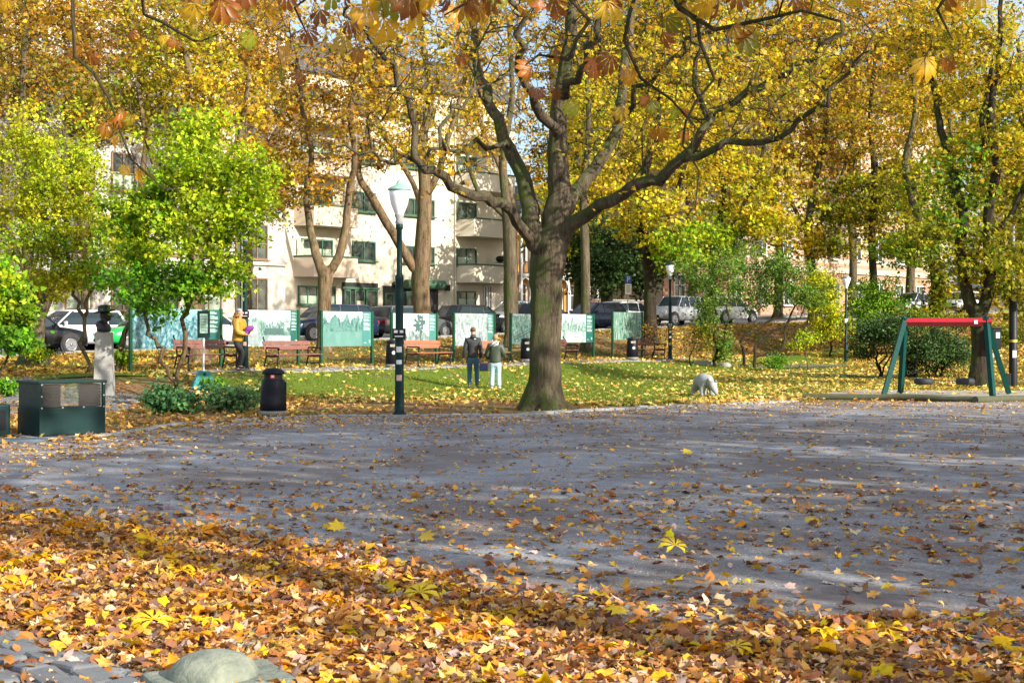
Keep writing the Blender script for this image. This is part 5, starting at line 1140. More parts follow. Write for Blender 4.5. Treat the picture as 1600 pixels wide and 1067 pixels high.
# hero maple
Y0=29.9
hl=[[(846,645,.46),(848,622,.39),(850,600,.345),(852,560,.328),(853,500,.325),(855,440,.345),(858,395,.385),(868,350,.30),(873,300,.25),(871,240,.21),(874,180,.18),(884,100,.15),(897,20,.12),(905,-90,.09)],
 [(846,400,.25),(832,345,.2),(822,290,.165,.4),(795,230,.145,.8),(770,170,.12,1.2),(750,110,.10,1.6),(742,40,.085,2),(735,-70,.06,2.4)],
 [(850,405,.13),(836,385,.12,-.3),(810,348,.11,-.8),(785,318,.105,-1.2),(745,303,.10,-1.8),(710,290,.09,-2.2),(680,270,.085,-2.6),(655,262,.08,-2.9),(648,225,.07,-3),(647,175,.06,-3),(628,130,.05,-3),(604,92,.045,-3.2),(575,50,.035,-3.5),(540,10,.03,-4)],
 [(650,250,.04,-2.9),(610,250,.035,-3.4),(560,240,.03,-3.8),(520,215,.02,-4)],
 [(680,272,.045,-2.6),(672,235,.04,-2.6),(700,200,.04,-2.2),(735,150,.03,-1.6),(780,120,.02,-1.2)],
 [(872,385,.2),(900,345,.15,-.3),(940,318,.13,-.8),(985,295,.12,-1.3),(1030,275,.112,-1.7),(1065,250,.1,-2),(1095,205,.085,-2.1),(1115,178,.078,-2.1),(1150,160,.068,-2.2),(1190,138,.07,-2.4),(1225,112,.06,-2.6),(1265,80,.05,-3),(1320,30,.04,-3.3)],
 [(1068,250,.075,-2),(1110,235,.07,-2.4),(1160,218,.065,-2.8),(1205,218,.055,-3.2),(1250,190,.05,-3.6),(1290,155,.04,-4),(1330,105,.03,-4.3),(1370,60,.02,-4.6)],
 [(1107,190,.06,-2.1),(1098,150,.055,-2.2),(1090,110,.05,-2.3),(1094,80,.045,-2.3),(1070,30,.035,-2.2),(1030,-30,.03,-2)],
 [(880,335,.17),(905,290,.15,.8),(940,250,.135,1.4),(962,205,.12,1.8),(972,150,.11,2.1),(980,95,.10,2.4),(988,30,.08,2.6),(1000,-60,.06,3)],
 [(965,190,.07,1.8),(1000,150,.06,1),(1040,95,.05,.4),(1075,60,.045,0),(1130,50,.035,-.4),(1190,30,.03,-.8),(1260,25,.02,-1)],
 [(872,215,.11),(845,180,.10,-.8),(828,140,.085,-1.4),(812,90,.07,-1.8),(808,30,.06,-2.2),(795,-60,.05,-2.5)],
 [(876,150,.09),(905,110,.08,-1),(930,60,.07,-1.6),(950,0,.055,-2),(965,-80,.04,-2.4)],
 [(800,240,.06,.8),(760,225,.055,0),(715,228,.045,-.6),(680,215,.035,-1)]]
HC=[(c[0],c[1],int(c[2]*1.5))+tuple(c[3:]) for c in [CR(620,120,27,130,110,90,2.2),CR(760,60,29.5,150,110,110,3.2),CR(900,30,29,150,90,110,3.5),CR(1060,70,29,150,110,120,3),CR(1230,120,26.5,130,120,150,2.4,YEL),CR(1130,200,27.5,110,50,60,1.8,YEL),CR(690,250,27.5,110,50,40,1.6),CR(960,220,30,90,60,40,2.5),CR(800,-140,29,260,110,110,4,),CR(1100,-120,28,220,110,90,3.5),CR(940,310,29,50,30,10,1)]]
tr('maple_tree','big old maple with thick leaning limbs, mossy bark and few leaves, on the lawn edge',850,Y0,hl,HC,dict(n=4,size=.085,pal=GOLD,shape=MAPLE5,sig=.18,bare=.5,flat=.5),1,step=.34,tip=.0085,sides=34,flare=.75,wob=.75,expo=2.5)
def V(px,Y,r,segs): return [(px,523,r)]+segs
def bgt(name,label,px,Y,limbs,crowns,leaf,seed,**k):
    big=name in('maple_tree','street_tree'); f=1.75 if big else (1.25 if leaf.get('crown',1) else 1.35)
    leaf=dict(leaf); leaf['n']=leaf['n']*(1.25 if big else 1.2); leaf.setdefault('bare',.28 if big else .08); leaf.setdefault('flat',.42 if big else .6); leaf['sig']=leaf['sig']*(.85 if big else .95)
    crowns=[(c[0],c[1],int(c[2]*(f if name!='bare_shrub' else 1)))+tuple(c[3:]) for c in crowns]
    return tr(name,label,px,Y,limbs,crowns,leaf,seed,**k)
LM=dict(n=11,size=.11,pal=GOLD,shape=MAPLE5,sig=.32)
def lf(**k): d=dict(LM); d.update(k); return d
bank='trees on the bank between boards and street'
bgt('maple_tree','forked maple with two wavy limbs behind the meadow board',506,53,[[(507,540,.28),(506,500,.25),(508,450,.27),(510,428,.3)],[(505,430,.18),(493,395,.17),(484,350,.14,.5),(478,300,.12,.8),(487,240,.1,.8),(470,160,.08,1),(460,60,.06,1)],[(513,430,.18),(530,400,.17),(541,350,.15),(545,300,.13),(556,250,.11,-.5),(548,180,.09,-.8),(560,100,.07,-1),(570,10,.05,-1)]],
 [CR(470,190,54,95,110,110,3),CR(560,120,52,95,110,90,3),CR(500,30,53,120,100,90,3),CR(440,290,54,35,50,26,1.5),CR(500,290,53,60,45,36,1.5)],lf(n=9,pal=GOLD+ORG),11,mat='barkl',group=bank,wob=.3)
bgt('maple_tree','thick trunked maple with a low limb rising left, behind the nearest lamp',657,57,[[(660,520,.40),(659,480,.36),(657,440,.37),(660,400,.36),(662,350,.30),(664,290,.27),(660,220,.2),(672,150,.15),(660,60,.1),(655,-30,.07)],[(650,425,.2),(632,395,.19,-.4),(605,350,.18,-1),(582,310,.16,-1.6),(560,270,.12,-1.8),(575,200,.1,-1.9),(590,120,.07,-2)],[(664,310,.16),(685,270,.14),(700,215,.12),(720,150,.09),(740,70,.06)]],
 [CR(610,150,56,110,110,110,3),CR(700,120,57,110,110,120,3),CR(590,220,55.5,80,50,50,2),CR(650,0,57,140,90,80,4),CR(640,230,55,100,40,34,2),CR(740,210,57,60,60,26,2)],lf(n=8,pal=GOLD+YEL),12,mat='barkl',group=bank,wob=.3)
bgt('maple_tree','slim mossy trunked tree between the cream house and the big maple',800,60,[[(800,510,.33),(798,460,.3),(797,400,.29),(795,350,.28),(790,310,.2),(786,240,.17),(800,150,.12),(795,40,.08)],[(797,345,.15),(775,325,.13),(748,300,.11),(730,250,.09)]],[CR(790,150,62,110,130,70,3),CR(780,20,62,120,90,60,3)],lf(n=6,pal=GOLD),13,group=bank,mat='bark')
bgt('maple_tree','straight slender tree just right of the big maple trunk',915,62,[[(917,520,.24),(915,450,.21),(914,380,.2),(912,300,.17),(920,200,.13),(915,80,.08)]],[CR(930,280,63,80,60,70,2.5,YEL),CR(960,190,63,100,90,80,3,YG+YEL),CR(920,60,63,120,100,80,3,YEL)],lf(n=9,pal=YEL,size=.12),14,group=bank)
bgt('maple_tree','tree with thick leaning trunk beside the parking sign',1016,67,[[(1017,520,.34),(1016,470,.3),(1014,420,.3),(1006,380,.29),(1000,330,.22),(1010,260,.17),(1030,180,.12),(1025,80,.08)],[(1012,400,.15),(1040,350,.12),(1060,290,.1),(1085,220,.07)]],[CR(1010,330,66,75,60,90,3,YG+YEL),CR(1060,385,66,60,45,90,2.5,GRN+YG),CR(1080,250,67,90,90,110,3.5,YEL),CR(1010,150,68,110,110,110,4,YEL),CR(1060,30,68,120,90,90,4,YEL+GOLD)],lf(n=12,size=.13,pal=YEL),15,group=bank,mat='barkd')
bgt('maple_tree','golden maple rising from the shrubs right of the leaning trunk',1105,72,[[(1110,510,.25),(1112,440,.22),(1118,380,.2),(1130,300,.16),(1120,200,.12),(1130,80,.08)],[(1115,390,.12),(1150,340,.1),(1180,280,.08),(1200,200,.06)]],[CR(1160,300,72,90,70,110,4,YEL+YG),CR(1120,370,71,70,45,80,2.5,GRN+LIME),CR(1130,190,72,120,90,130,4,YEL),CR(1180,80,73,120,100,110,4,GOLD+YEL),CR(1200,350,70,60,35,50,2,YG+YEL),CR(1110,380,71,55,35,50,2,MIX)],lf(n=13,size=.14,pal=YEL),16,group=bank,mat='barkd')
bgt('maple_tree','tall orange brown tree above the green shrubs on the right',1270,82,[[(1275,490,.3),(1270,430,.28),(1262,380,.25),(1270,300,.2),(1290,200,.15),(1280,60,.1)],[(1264,380,.15),(1290,330,.13),(1320,260,.1),(1335,170,.08)],[(1266,370,.13),(1235,310,.11),(1225,230,.09)]],[CR(1270,250,82,110,90,130,4,GOLD+ORG),CR(1300,140,83,120,110,130,4,ORG+GOLD),CR(1250,30,83,140,90,110,5,GOLD+ORG),CR(1325,330,82,70,50,110,3,MIX),CR(1300,380,81,50,30,50,3,MIX),CR(1245,370,80,55,40,50,3,YEL)],lf(n=11,size=.15,pal=GOLD),17,group=bank)
bgt('maple_tree','slim dark stemmed tree above the slender lamp with the cup shaped head',1363,80,[[(1366,500,.26),(1365,440,.22),(1362,370,.2),(1366,280,.16),(1360,180,.12),(1370,60,.08)]],[CR(1370,320,80,75,65,150,3,OLV+MIX),CR(1400,380,79,50,28,50,3,OLV+YEL),CR(1350,200,80,90,90,100,4,GOLD+OLV),CR(1390,70,80,110,110,110,5,GOLD)],lf(n=10,size=.14,pal=OLV),18,group=bank,mat='barkd')
bgt('maple_tree','leaning ivy covered tree above the half hidden white car',1462,70,[[(1466,510,.36),(1466,450,.34),(1458,400,.3),(1440,350,.24),(1425,310,.2),(1415,250,.16),(1430,170,.12),(1420,60,.08)],[(1455,390,.16),(1480,340,.13),(1490,260,.1),(1480,160,.08)]],[CR(1450,370,69,65,45,90,3,OLV+MIX),CR(1440,280,70,90,60,80,3,MIX+YG),CR(1420,390,69,90,35,70,3,MIX+GRN),CR(1440,170,71,110,90,120,4,GOLD+YEL),CR(1440,50,71,120,90,110,4,YEL+ORG),CR(1466,450,69.6,20,50,60,.5,MIX)],lf(n=12,size=.13,pal=MIX),19,group=bank)
bgt('maple_tree','dark forked tree in shade right behind the swing set',1530,42.6,[[(1531,607,.34),(1530,570,.26),(1530,530,.24),(1528,490,.28)],[(1520,490,.2),(1508,440,.17),(1500,390,.16),(1505,340,.15),(1490,280,.13,.5),(1475,220,.12,.8),(1462,150,.09,1),(1440,60,.06,1.4)],[(1534,490,.2),(1547,440,.18),(1545,380,.16),(1546,320,.15),(1556,260,.13),(1548,180,.12),(1560,90,.08),(1566,-20,.06)],[(1547,380,.1),(1575,340,.09),(1600,290,.08),(1625,230,.06)],[(1540,240,.08),(1535,190,.08),(1550,100,.06)]],
 [CR(1550,405,42,90,50,140,2,OLV+MIX),CR(1490,300,43,75,70,100,2,MIX+GRN),CR(1560,230,43,80,70,110,2.2,YEL+MIX),CR(1540,110,43,110,90,150,3,YEL),CR(1470,60,43,90,70,80,2.5,YEL+GOLD),CR(1640,330,43,50,90,80,2,MIX),CR(1560,-60,43,150,90,60,3,YEL),CR(1590,450,42.5,50,30,40,1,OLV)],lf(n=8,size=.105,pal=MIX,sig=.25),20,mat='barkd',wob=.4,tip=.008)
# rear right masses
far='tall trees far behind along the street'
for i,(px,Y,lab,py,rx,rz,n,pl) in enumerate([
 (1215,104,'tall golden tree far behind, right of the parking sign and above the brick house front',150,110,150,170,YEL+GOLD),
 (1330,112,'tall brownish tree far behind the slender lamp',120,120,150,170,ORG+GOLD),
 (1420,104,'tall yellow tree far behind the ivy covered trunk',140,90,150,150,GOLD+YEL),
 (1500,118,'tall tree at the far end of the street above the parked white cars',180,90,150,150,YEL+MIX),
 (1590,92,'broad yellow green tree at the right picture edge behind the dark pole',250,80,160,190,YEL+MIX),
 (1660,70,'dark green tree reaching in from the right picture edge',330,90,170,170,MIX+OLV),
 (1080,105,'pale yellow tree far behind the leaning trunk',110,90,130,140,YEL+YG),
 (975,108,'golden tree far behind the big maple',120,90,130,130,GOLD+YG),
 (870,112,'brownish golden tree far behind, over the ochre house',110,80,130,100,GOLD+ORG),(902,90,'yellow green tree in front of the ochre house roof',300,75,60,110,YG+YEL)]):
    bgt('street_tree',lab,px,Y,[[(px,500,.35),(px+3,400,.3),(px-4,300,.25),(px+6,180,.18),(px,60,.12)]],[CR(px,py,Y,rx,rz,int(n*1.5),5.5,pl),CR(px+30,py-130,Y,rx,70,80,5,pl),CR(px-20,py+rz*1.1,Y-3,rx*.8,70,70,4,OLV+pl)],lf(n=18,size=.17,sig=.5,shape=QUAD),30+i,group=far,step=.8,tip=.014)
bgt('conifer','dense dark green tree behind the ochre house and the parking sign',948,86,[[(948,505,.4),(948,440,.35),(945,380,.25)]],[CR(945,400,86,60,75,260,3.5),CR(900,400,88,28,60,80,3),CR(1010,410,88,45,65,130,3)],lf(n=26,size=.12,pal=DKG,shape=QUAD,sig=.4,mat='ever'),40,mat='barkd',step=.8)
# small young trees / shrubs on the left
bgt('lilac_tree','sunlit lime green young tree with curved stems beside the notice stand',268,33.0,[[(268,600,.055),(275,575,.05),(289,545,.055),(286,500,.05),(290,450,.045),(300,390,.04),(310,320,.035),(305,250,.02)],[(272,590,.05),(262,575,.045),(250,550,.05),(235,520,.045),(228,480,.04),(225,430,.035),(215,380,.03),(205,320,.02)],[(286,500,.035),(320,440,.03),(350,380,.025),(370,310,.02)],[(292,440,.03),(270,380,.025),(255,300,.02)]],
 [CR(320,260,33,95,85,150,1.5,LIME),CR(385,300,33,65,90,110,1.2,LIME),CR(300,360,32.6,90,60,110,1.3,LIME),CR(205,350,33,60,70,80,1.1,GRN+LIME),CR(230,450,32.6,55,55,80,1,GRN),CR(350,430,32.8,60,35,50,1,GRN+LIME),CR(290,440,32.5,50,35,50,.8,GRN),CR(240,300,33.2,55,50,60,1,LIME+GRN),CR(300,200,33,60,40,50,1,LIME)],dict(n=19,size=.058,pal=LIME,shape=HEART,sig=.15),50,mat='barkl',flare=.2,tip=.004,step=.25,wob=.6)
bgt('lilac_tree','yellow green young tree with leaning stems behind the bust',142,37.0,[[(131,585,.055),(130,540,.05),(128,500,.05),(118,460,.045),(108,420,.045),(110,340,.04),(115,270,.03)],[(128,500,.045),(138,455,.04),(146,400,.04),(140,330,.03),(150,250,.02)]],
 [CR(95,270,37,85,85,170,1.7,YG+LIME),CR(40,310,37,75,90,120,1.6,YG),CR(130,350,37,65,70,110,1.5,YG),CR(60,380,36.6,80,45,80,1.5,YG+GRN),CR(160,430,36.8,55,35,60,1,GRN+YG),CR(20,220,37.4,60,55,60,1.5,YG),CR(90,440,37,60,25,40,1,YG)],dict(n=20,size=.055,pal=YG,shape=OVAL,sig=.16),51,mat='barkl',flare=.2,tip=.004,step=.28,wob=.6)
bgt('lilac_tree','green leaved young tree on one slanting pale stem right of the pedestal',182,39.5,[[(180,560,.09),(192,530,.075),(210,485,.06),(222,440,.05),(215,390,.03)]],[CR(215,400,39.5,50,45,70,1.2,GRN+YG),CR(190,360,39.6,45,40,50,1.2,YG)],dict(n=17,size=.06,pal=GRN,shape=HEART,sig=.16),53,mat='barkl',flare=.1,tip=.004,step=.28,wob=.5)
bgt('lilac_bush','leafy green bush with heart shaped leaves at the left edge above the display case',-8,28.3,[[(-10,620,.05),(-4,560,.04),(0,500,.035),(8,450,.03)],[(-8,600,.03),(15,550,.025),(30,500,.02)]],[CR(5,480,28.2,48,55,130,.9,GRN+LIME),CR(-35,430,28.4,60,60,110,.9,LIME+GRN),CR(25,530,28,30,28,34,.6,GRN)],dict(n=16,size=.062,pal=GRN,shape=HEART,sig=.13,crown=0),52,flare=0,tip=.004,step=.22,trunkname='stems')
for i,(px,Y,lab,rx,rz,py,pl,n) in enumerate([(262,28.4,'low bluish green bush left of the domed litter bin, larger of the two',46,24,625,BLG,150),(362,29.2,'low sparse green bush between the other low bush and the domed litter bin',44,24,622,BLG+[(.3,.36,.2)],110),(330,31,'small light green tuft of leaves under the notice stand foot',14,8,600,GRN,20),
   (12,31.5,'low dark green plant above the small cabinet at the left edge',20,14,603,GRN,30),(192,39.5,'small pale leaved shrub with bare stems right of the pedestal',20,16,560,GRN+LIME,40),(60,42,'small light green shrub at the foot of the thick trunk, left of the bust',28,14,552,YG+GRN,36)]):
    bgt('low_shrub',lab,px,Y,[[(px,523,.02),(px+3,py,.012)],[(px,py+rz,.015),(px-rx*.5,py,.01)],[(px,py+rz,.015),(px+rx*.5,py,.01)]],[CR(px,py,Y,rx,rz,n,.45)],dict(n=10,size=.046,pal=pl,shape=HEART,sig=.09,crown=0),60+i,flare=0,tip=.003,step=.15,trunkname='stems')
# left rear trees
bgt('street_tree','thick trunked tree behind the lilac, brown trunk above the notice stand',307,47,[[(306,570,.33),(307,500,.3),(306,440,.28),(300,380,.25),(290,300,.2),(300,200,.15),(290,80,.1)],[(303,400,.15),(340,330,.13),(370,240,.1),(390,120,.07)],[(300,380,.13),(260,300,.11),(230,220,.09),(215,130,.07)]],[CR(300,110,48,110,90,130,3,YG+GOLD),CR(360,170,47,90,60,80,2.5,YEL+GOLD),CR(210,150,48,90,80,90,2.5,MIX+OLV),CR(250,30,48,130,70,100,3,GOLD+MIX)],lf(n=10,size=.11,pal=GOLD),70,mat='barkl')
bgt('street_tree','stout old tree stump like trunk with two stems left of the bust',52,44,[[(52,560,.4),(53,530,.32),(58,500,.26),(50,440,.2),(40,360,.16),(45,260,.12),(35,150,.1),(40,40,.07)],[(58,505,.15),(78,465,.13),(85,400,.1),(95,300,.08),(100,200,.06)],[(50,440,.12),(20,380,.1),(5,300,.08)]],[CR(60,120,45,100,80,110,2.5,ORG+OLV),CR(150,190,45,80,50,70,2,OLV+ORG),CR(60,20,45,110,60,80,2.5,ORG+GOLD),CR(80,450,44,40,25,30,1.2,OLV)],lf(n=9,size=.1,pal=ORG),71,mat='bark')
for i,(px,Y,lab,py,rx,rz,n,pl) in enumerate([(12,62,'tall pale stemmed tree with sparse orange leaves at the top left corner',90,60,120,110,ORG+GOLD),(130,66,'tall copper coloured tree behind the yellow green young tree',110,80,120,130,ORG+GOLD),(225,70,'tall tree with dark and amber leaves over the white house front',90,80,130,120,ORG+MIX),
    (400,72,'tall amber tree over the left end of the cream house',110,80,130,120,ORG+GOLD),(340,60,'tall tree with small brown twigs and golden top above the notice stand',60,90,90,90,GOLD+ORG),(435,64,'slender orange leaved tree between the lilac and the forked maple',270,30,90,60,ORG+GOLD),(580,78,'thin leaved tree in front of the cream house roof, left of the knotty trunk',130,95,140,150,GOLD+GOLD+BRN),(740,80,'thin leaved tree in front of the cream house, right part of its roof',130,90,140,150,GOLD+GOLD+BRN)]):
    tx={400:310,340:304,435:386,580:655,740:801}.get(px,px)
    bgt('street_tree',lab,tx,Y,[[(tx,500,.19),(tx+3,400,.17),(tx-4,300,.15),(px+6,180,.12),(px,60,.08)]],[CR(px,py,Y,rx,rz,int(n*(1.7 if i<6 else 1.1)),4,pl),CR(px+20,py-110,Y,rx,60,50,4,pl)],lf(n=11 if i<6 else 9,size=.125,sig=.4,shape=MAPLE5),80+i,group='street trees in front of the pale houses',step=.6,tip=.011,mat='barkl',wob=.4)
# right shrubs
def shrub(name,lab,px,Y,stems,crowns,pl,n,size,seed,**k): return bgt(name,lab,px,Y,stems,crowns,dict(n=n,size=size,pal=pl,shape=k.pop('shape',OVAL),sig=k.pop('sig',.18),crown=0,mat=k.pop('lm','leaf')),seed,flare=0,tip=.006,step=.3,wob=.5,trunkname='stems',**k)
shrub('tall_shrub','tall dense green shrub right of the third lamp',1118,58.5,[[(1118,570,.07),(1117,540,.06),(1118,500,.05),(1110,450,.04)],[(1118,560,.05),(1135,510,.04),(1140,450,.03)]],[CR(1105,480,58.5,42,55,90,1.1),CR(1130,430,58.6,45,48,85,1.2),CR(1085,430,59,35,40,50,1),CR(1130,540,58.4,22,30,40,.6),CR(1095,530,58.6,25,30,30,.6,OLV)],SGR,17,.055,90,mat='barkd')
shrub('lilac_bush','wide green shrub on slanting dark stems in the middle of the right bank',1165,60,[[(1143,568,.07),(1160,535,.065),(1172,520,.06),(1195,508,.05),(1220,490,.04)],[(1178,562,.07),(1185,535,.06),(1205,518,.055),(1230,505,.05),(1255,490,.03)],[(1217,558,.06),(1225,530,.05),(1232,500,.045),(1240,480,.03)]],[CR(1190,450,60,58,38,85,1.4),CR(1225,425,60,58,40,100,1.4),CR(1255,460,60,38,28,45,1),CR(1170,410,60.5,40,30,50,1)],SGR,17,.06,91,mat='barkd')
shrub('lilac_bush','yellow green shrub left of the slender lamp',1300,68,[[(1300,540,.06),(1298,500,.05),(1300,460,.04)]],[CR(1288,470,68,38,42,100,1.4),CR(1300,512,67.5,34,22,50,1.1),CR(1275,440,68.5,30,30,50,1.2)],YG,18,.07,92,mat='barkd')
shrub('lilac_bush','bright green shrub right of the slender lamp',1362,70,[[(1365,545,.06),(1362,500,.05),(1365,460,.04)]],[CR(1365,465,70,42,35,120,1.6),CR(1345,500,69.5,30,38,70,1.2),CR(1400,480,70.5,40,25,70,1.4)],[(.22,.44,.02),(.3,.5,.03),(.16,.36,.02)],19,.07,93,mat='barkd')
shrub('dark_bush','dark green bush with bare reddish stems left of the swing',1376,51,[[(1376,580,.05),(1370,550,.04),(1360,520,.03)],[(1378,578,.04),(1395,545,.03)],[(1376,578,.04),(1385,530,.03)]],[CR(1370,520,51,42,26,120,1.1),CR(1400,510,51,35,30,90,1.1),CR(1350,550,51,18,14,24,.5)],DKG,18,.05,94,lm='ever',mat='barkd')
shrub('dark_bush','wide dark green clipped bush behind the swing seats',1465,49.5,[[(1465,590,.05),(1465,560,.04),(1460,530,.03)],[(1466,588,.04),(1490,560,.03)],[(1464,588,.04),(1440,560,.03)]],[CR(1450,545,49.5,48,38,190,1.2),CR(1490,550,49.5,36,38,150,1.1),CR(1420,540,49.8,24,26,50,.8)],DKG+[(.08,.17,.03)],20,.045,95,lm='ever',mat='barkd')
shrub('dark_bush','low olive green bushes on the rise behind the ivy covered trunk',1430,66,[[(1430,540,.05),(1430,510,.04)]],[CR(1420,500,66,55,18,110,1.6,OLV+GRN),CR(1500,500,67,50,16,80,1.5,OLV)],OLV,16,.07,96,mat='barkd')
shrub('bare_shrub','nearly leafless twiggy shrub between the third lamp and the green shrubs',1080,58,[[(1080,572,.04),(1082,555,.03),(1085,535,.02)]],[CR(1085,535,58,32,26,90,.9,BRN+ORG)],ORG,2,.05,97,mat='barkd')
shrub('bare_shrub','brown twiggy shrub directly behind the last bench',1022,59.5,[[(1022,560,.04),(1022,545,.03),(1020,530,.02)]],[CR(1022,520,59.5,32,26,90,.9,BRN+ORG)],ORG,3,.05,98,mat='barkd')
shrub('low_shrub','patch of bright green shoots under the slanting stems',1212,58.5,[[(1212,570,.02),(1212,560,.012)]],[CR(1212,566,58.3,20,7,60,.5)],GRN,12,.045,99)
shrub('low_shrub','pale green sapling on the bank left of the yellow green shrub',1262,61,[[(1258,545,.03),(1260,520,.02),(1264,505,.012)]],[CR(1262,525,61,18,16,34,.6),CR(1240,540,61,16,8,14,.5)],LIME,10,.05,100)
shrub('low_shrub','young green shrub on the slope at the right edge behind the dark pole',1575,62,[[(1575,550,.03),(1576,520,.02)]],[CR(1570,525,62,25,25,60,1.2,OLV+GRN),CR(1610,510,62,30,30,60,1.3,OLV)],GRN,12,.06,101)
# ---------------- overhanging chestnut (trunk outside the picture on the right)
def chest_tree():
    rng=np.random.default_rng(5); base=(5.6,3.4,0)
    def W(px,py,Y,r): return (*P(px,py,Y),r)
    limbs=[[(5.6,3.4,0,.42),(5.5,3.5,1,.34),(5.4,3.6,2.5,.3),(5.2,3.8,4.2,.27),(5.0,4.0,6,.2),(4.8,4.2,8.5,.12)],
     [(5.2,3.8,4.2,.16),(4.0,5.6,5.2,.12),(2.9,7.4,5.0,.08),W(1100,-95,8.6,.05),W(1060,10,8.7,.018),W(1120,30,8.6,.014),W(1190,24,8.5,.011),W(1290,30,8.4,.008)],
     [(3.4,6.6,5.0,.08),(1.8,7.6,5.1,.07),(.2,8.2,4.6,.05),W(760,-90,8.6,.035),W(640,-60,8.5,.02),W(560,-20,8.6,.014),W(460,10,8.7,.01)],
     [(.8,8.0,4.7,.05),(-1.2,8.2,4.7,.045),W(330,-120,8.4,.03),W(200,-60,8.2,.016),W(105,-5,8.1,.012),W(120,60,8.1,.0105),W(150,140,8.1,.0085),W(180,190,8.1,.007),W(222,240,8.1,.006),W(255,290,8.1,.005),W(292,297,8.1,.004)],
     [W(300,-110,8.4,.02),W(215,-10,9.2,.013),W(258,50,9.2,.011),W(290,72,9.2,.009),W(320,70,9.2,.006),W(345,50,9.2,.005)],
     [(2.2,7.5,5.05,.05),W(950,-60,9,.03),W(915,20,9.1,.016),W(890,90,9.1,.013),W(840,105,9.1,.008),W(800,115,9.1,.005)],
     [W(950,-60,9,.02),W(996,-30,9,.014),W(992,60,9,.012),W(1000,110,9,.01),W(1040,165,9,.008),W(1075,205,9,.006),W(1085,225,9,.004)],
     [W(1060,5,8.7,.014),W(1086,30,8.6,.013),W(1088,110,8.6,.010),W(1086,190,8.6,.008),W(1088,270,8.6,.006),W(1092,330,8.6,.005)],
     [(3.4,6.6,5.1,.06),W(1500,-120,8,.03),W(1465,-20,8,.014),W(1475,25,8,.010),W(1500,44,8,.006)],
     [W(640,-60,8.5,.015),W(545,-10,9,.01),W(475,20,9,.008),W(470,60,9,.005)],
     [W(760,-90,8.6,.015),W(700,0,8.3,.01),W(690,30,8.3,.006)],
     [W(1190,24,8.5,.008),W(1215,-10,8.4,.006),W(1335,-22,7.2,.006)],
     [(4.8,4.2,8.0,.1),(2,2,10,.06),(-1,3,11,.04)],[(5.0,4.0,6,.1),(7,6.5,8,.06),(9,8,9,.04)],[(5.1,3.9,5.5,.1),(6,0,8,.06),(5,-4,9,.04)],[(5.0,4.0,6.2,.09),(2.5,.5,7.5,.06),(-.5,-1.5,8,.04)]]
    cr=[((3,4,9.3),(4.5,4,2.4),120),((6.5,6,9),(3.5,3,2.5),80),((1,-1,8.6),(4.5,3,2.4),60),((-1.5,6.6,7.4),(3,2,1.4),60)]
    root=make_tree('chestnut_tree','overhanging chestnut whose dark twigs and brown leaves hang in at the top','tree',base,limbs,cr,dict(n=3,size=.14,pal=GOLD,shape=CHEST,sig=.3),7,step=.3,tip=.005,wob=.35,sides=12)
    # hand placed hanging leaves
    S=[(345,22,8.6,.2),(395,70,8.8,.17),(375,80,8.8,.14),(455,100,9,.2),(440,120,9,.15),(540,75,9,.17),(545,45,9,.12),(560,90,9,.13),(600,55,8.5,.24),(575,30,8.6,.18),(640,12,8.4,.2),(655,30,8.6,.15),(610,15,8.5,.2),(735,10,8.3,.17),(720,95,9.2,.12),(745,25,8.3,.16),(700,8,8.4,.15),(770,8,8.4,.17),(480,60,9,.14),(415,30,8.8,.15),(500,30,9,.14),
       (925,110,9,.19),(955,105,9,.18),(905,120,9,.14),(990,125,9,.14),(1040,45,8.6,.17),(1035,65,8.6,.13),(1110,15,8.6,.19),(1145,65,8.6,.22),(1160,75,8.6,.16),(1175,70,8.6,.14),(830,120,9.1,.14),(868,90,9.1,.12),(870,150,9.1,.1),(893,172,9.1,.14),(812,150,9.1,.11),(840,148,9.1,.11),(970,180,9,.12),(1012,160,9,.1),(1018,170,9,.12),(1030,215,9,.13),(1065,215,9,.11),(1055,180,9,.12),(1070,178,9,.08),(1100,345,8.6,.07),
       (1318,0,7.2,.2),(1445,110,8,.17),(1440,120,8,.12),(1485,105,8,.11),(1492,8,8,.17),(1478,6,8,.14),(1525,2,8,.15),
       (165,205,8.1,.11),(190,190,8.1,.14),(205,195,8.1,.10),(175,225,8.1,.09),(218,275,8.1,.11),(235,280,8.1,.08),(196,268,8.1,.08),(125,85,8.2,.11),(115,60,8.2,.10),(80,38,8.3,.11),(140,95,8.2,.1),(255,65,9.2,.09),(272,70,9.2,.08),(305,50,9.2,.09),(205,58,9.2,.08),(320,65,9.2,.08),(420,140,9,.09),(495,135,9,.07),(470,125,9,.1),(12,14,8.4,.12),(670,-5,8.4,.2),(590,-8,8.5,.2),(520,5,8.8,.15),(450,5,8.8,.16),(380,0,8.8,.18),(850,15,8.9,.12),(812,20,8.9,.12),(1215,15,8.5,.13),(1240,8,8.5,.1),(1190,-5,8.5,.14)]
    S+=[(float(rng.uniform(290,1260)),float(rng.uniform(-22,30)),float(rng.uniform(8.2,9.2)),float(rng.uniform(.12,.19))) for _ in range(34)]
    PP=np.array([P(a,b,c) for a,b,c,_ in S]); k=len(S)
    down=rng.normal(size=(k,3))*.35+np.array([0,0,-1.]); n0=rng.normal(size=(k,3))*.55+np.array([0,-1,.15])
    y=down/np.linalg.norm(down,axis=1,keepdims=True); z=n0-(n0*y).sum(1)[:,None]*y; z/=np.linalg.norm(z,axis=1,keepdims=True); x=np.cross(y,z); fr=np.stack([x,y,z],2)
    PP[:,2]+=np.array([s[3] for s in S])*.45
    c=pal([(.72,.36,.012),(.8,.44,.015),(.5,.2,.01),(.36,.36,.02),(.82,.5,.02),(.34,.11,.012),(.3,.09,.01),(.45,.14,.012)],k,rng,.15)
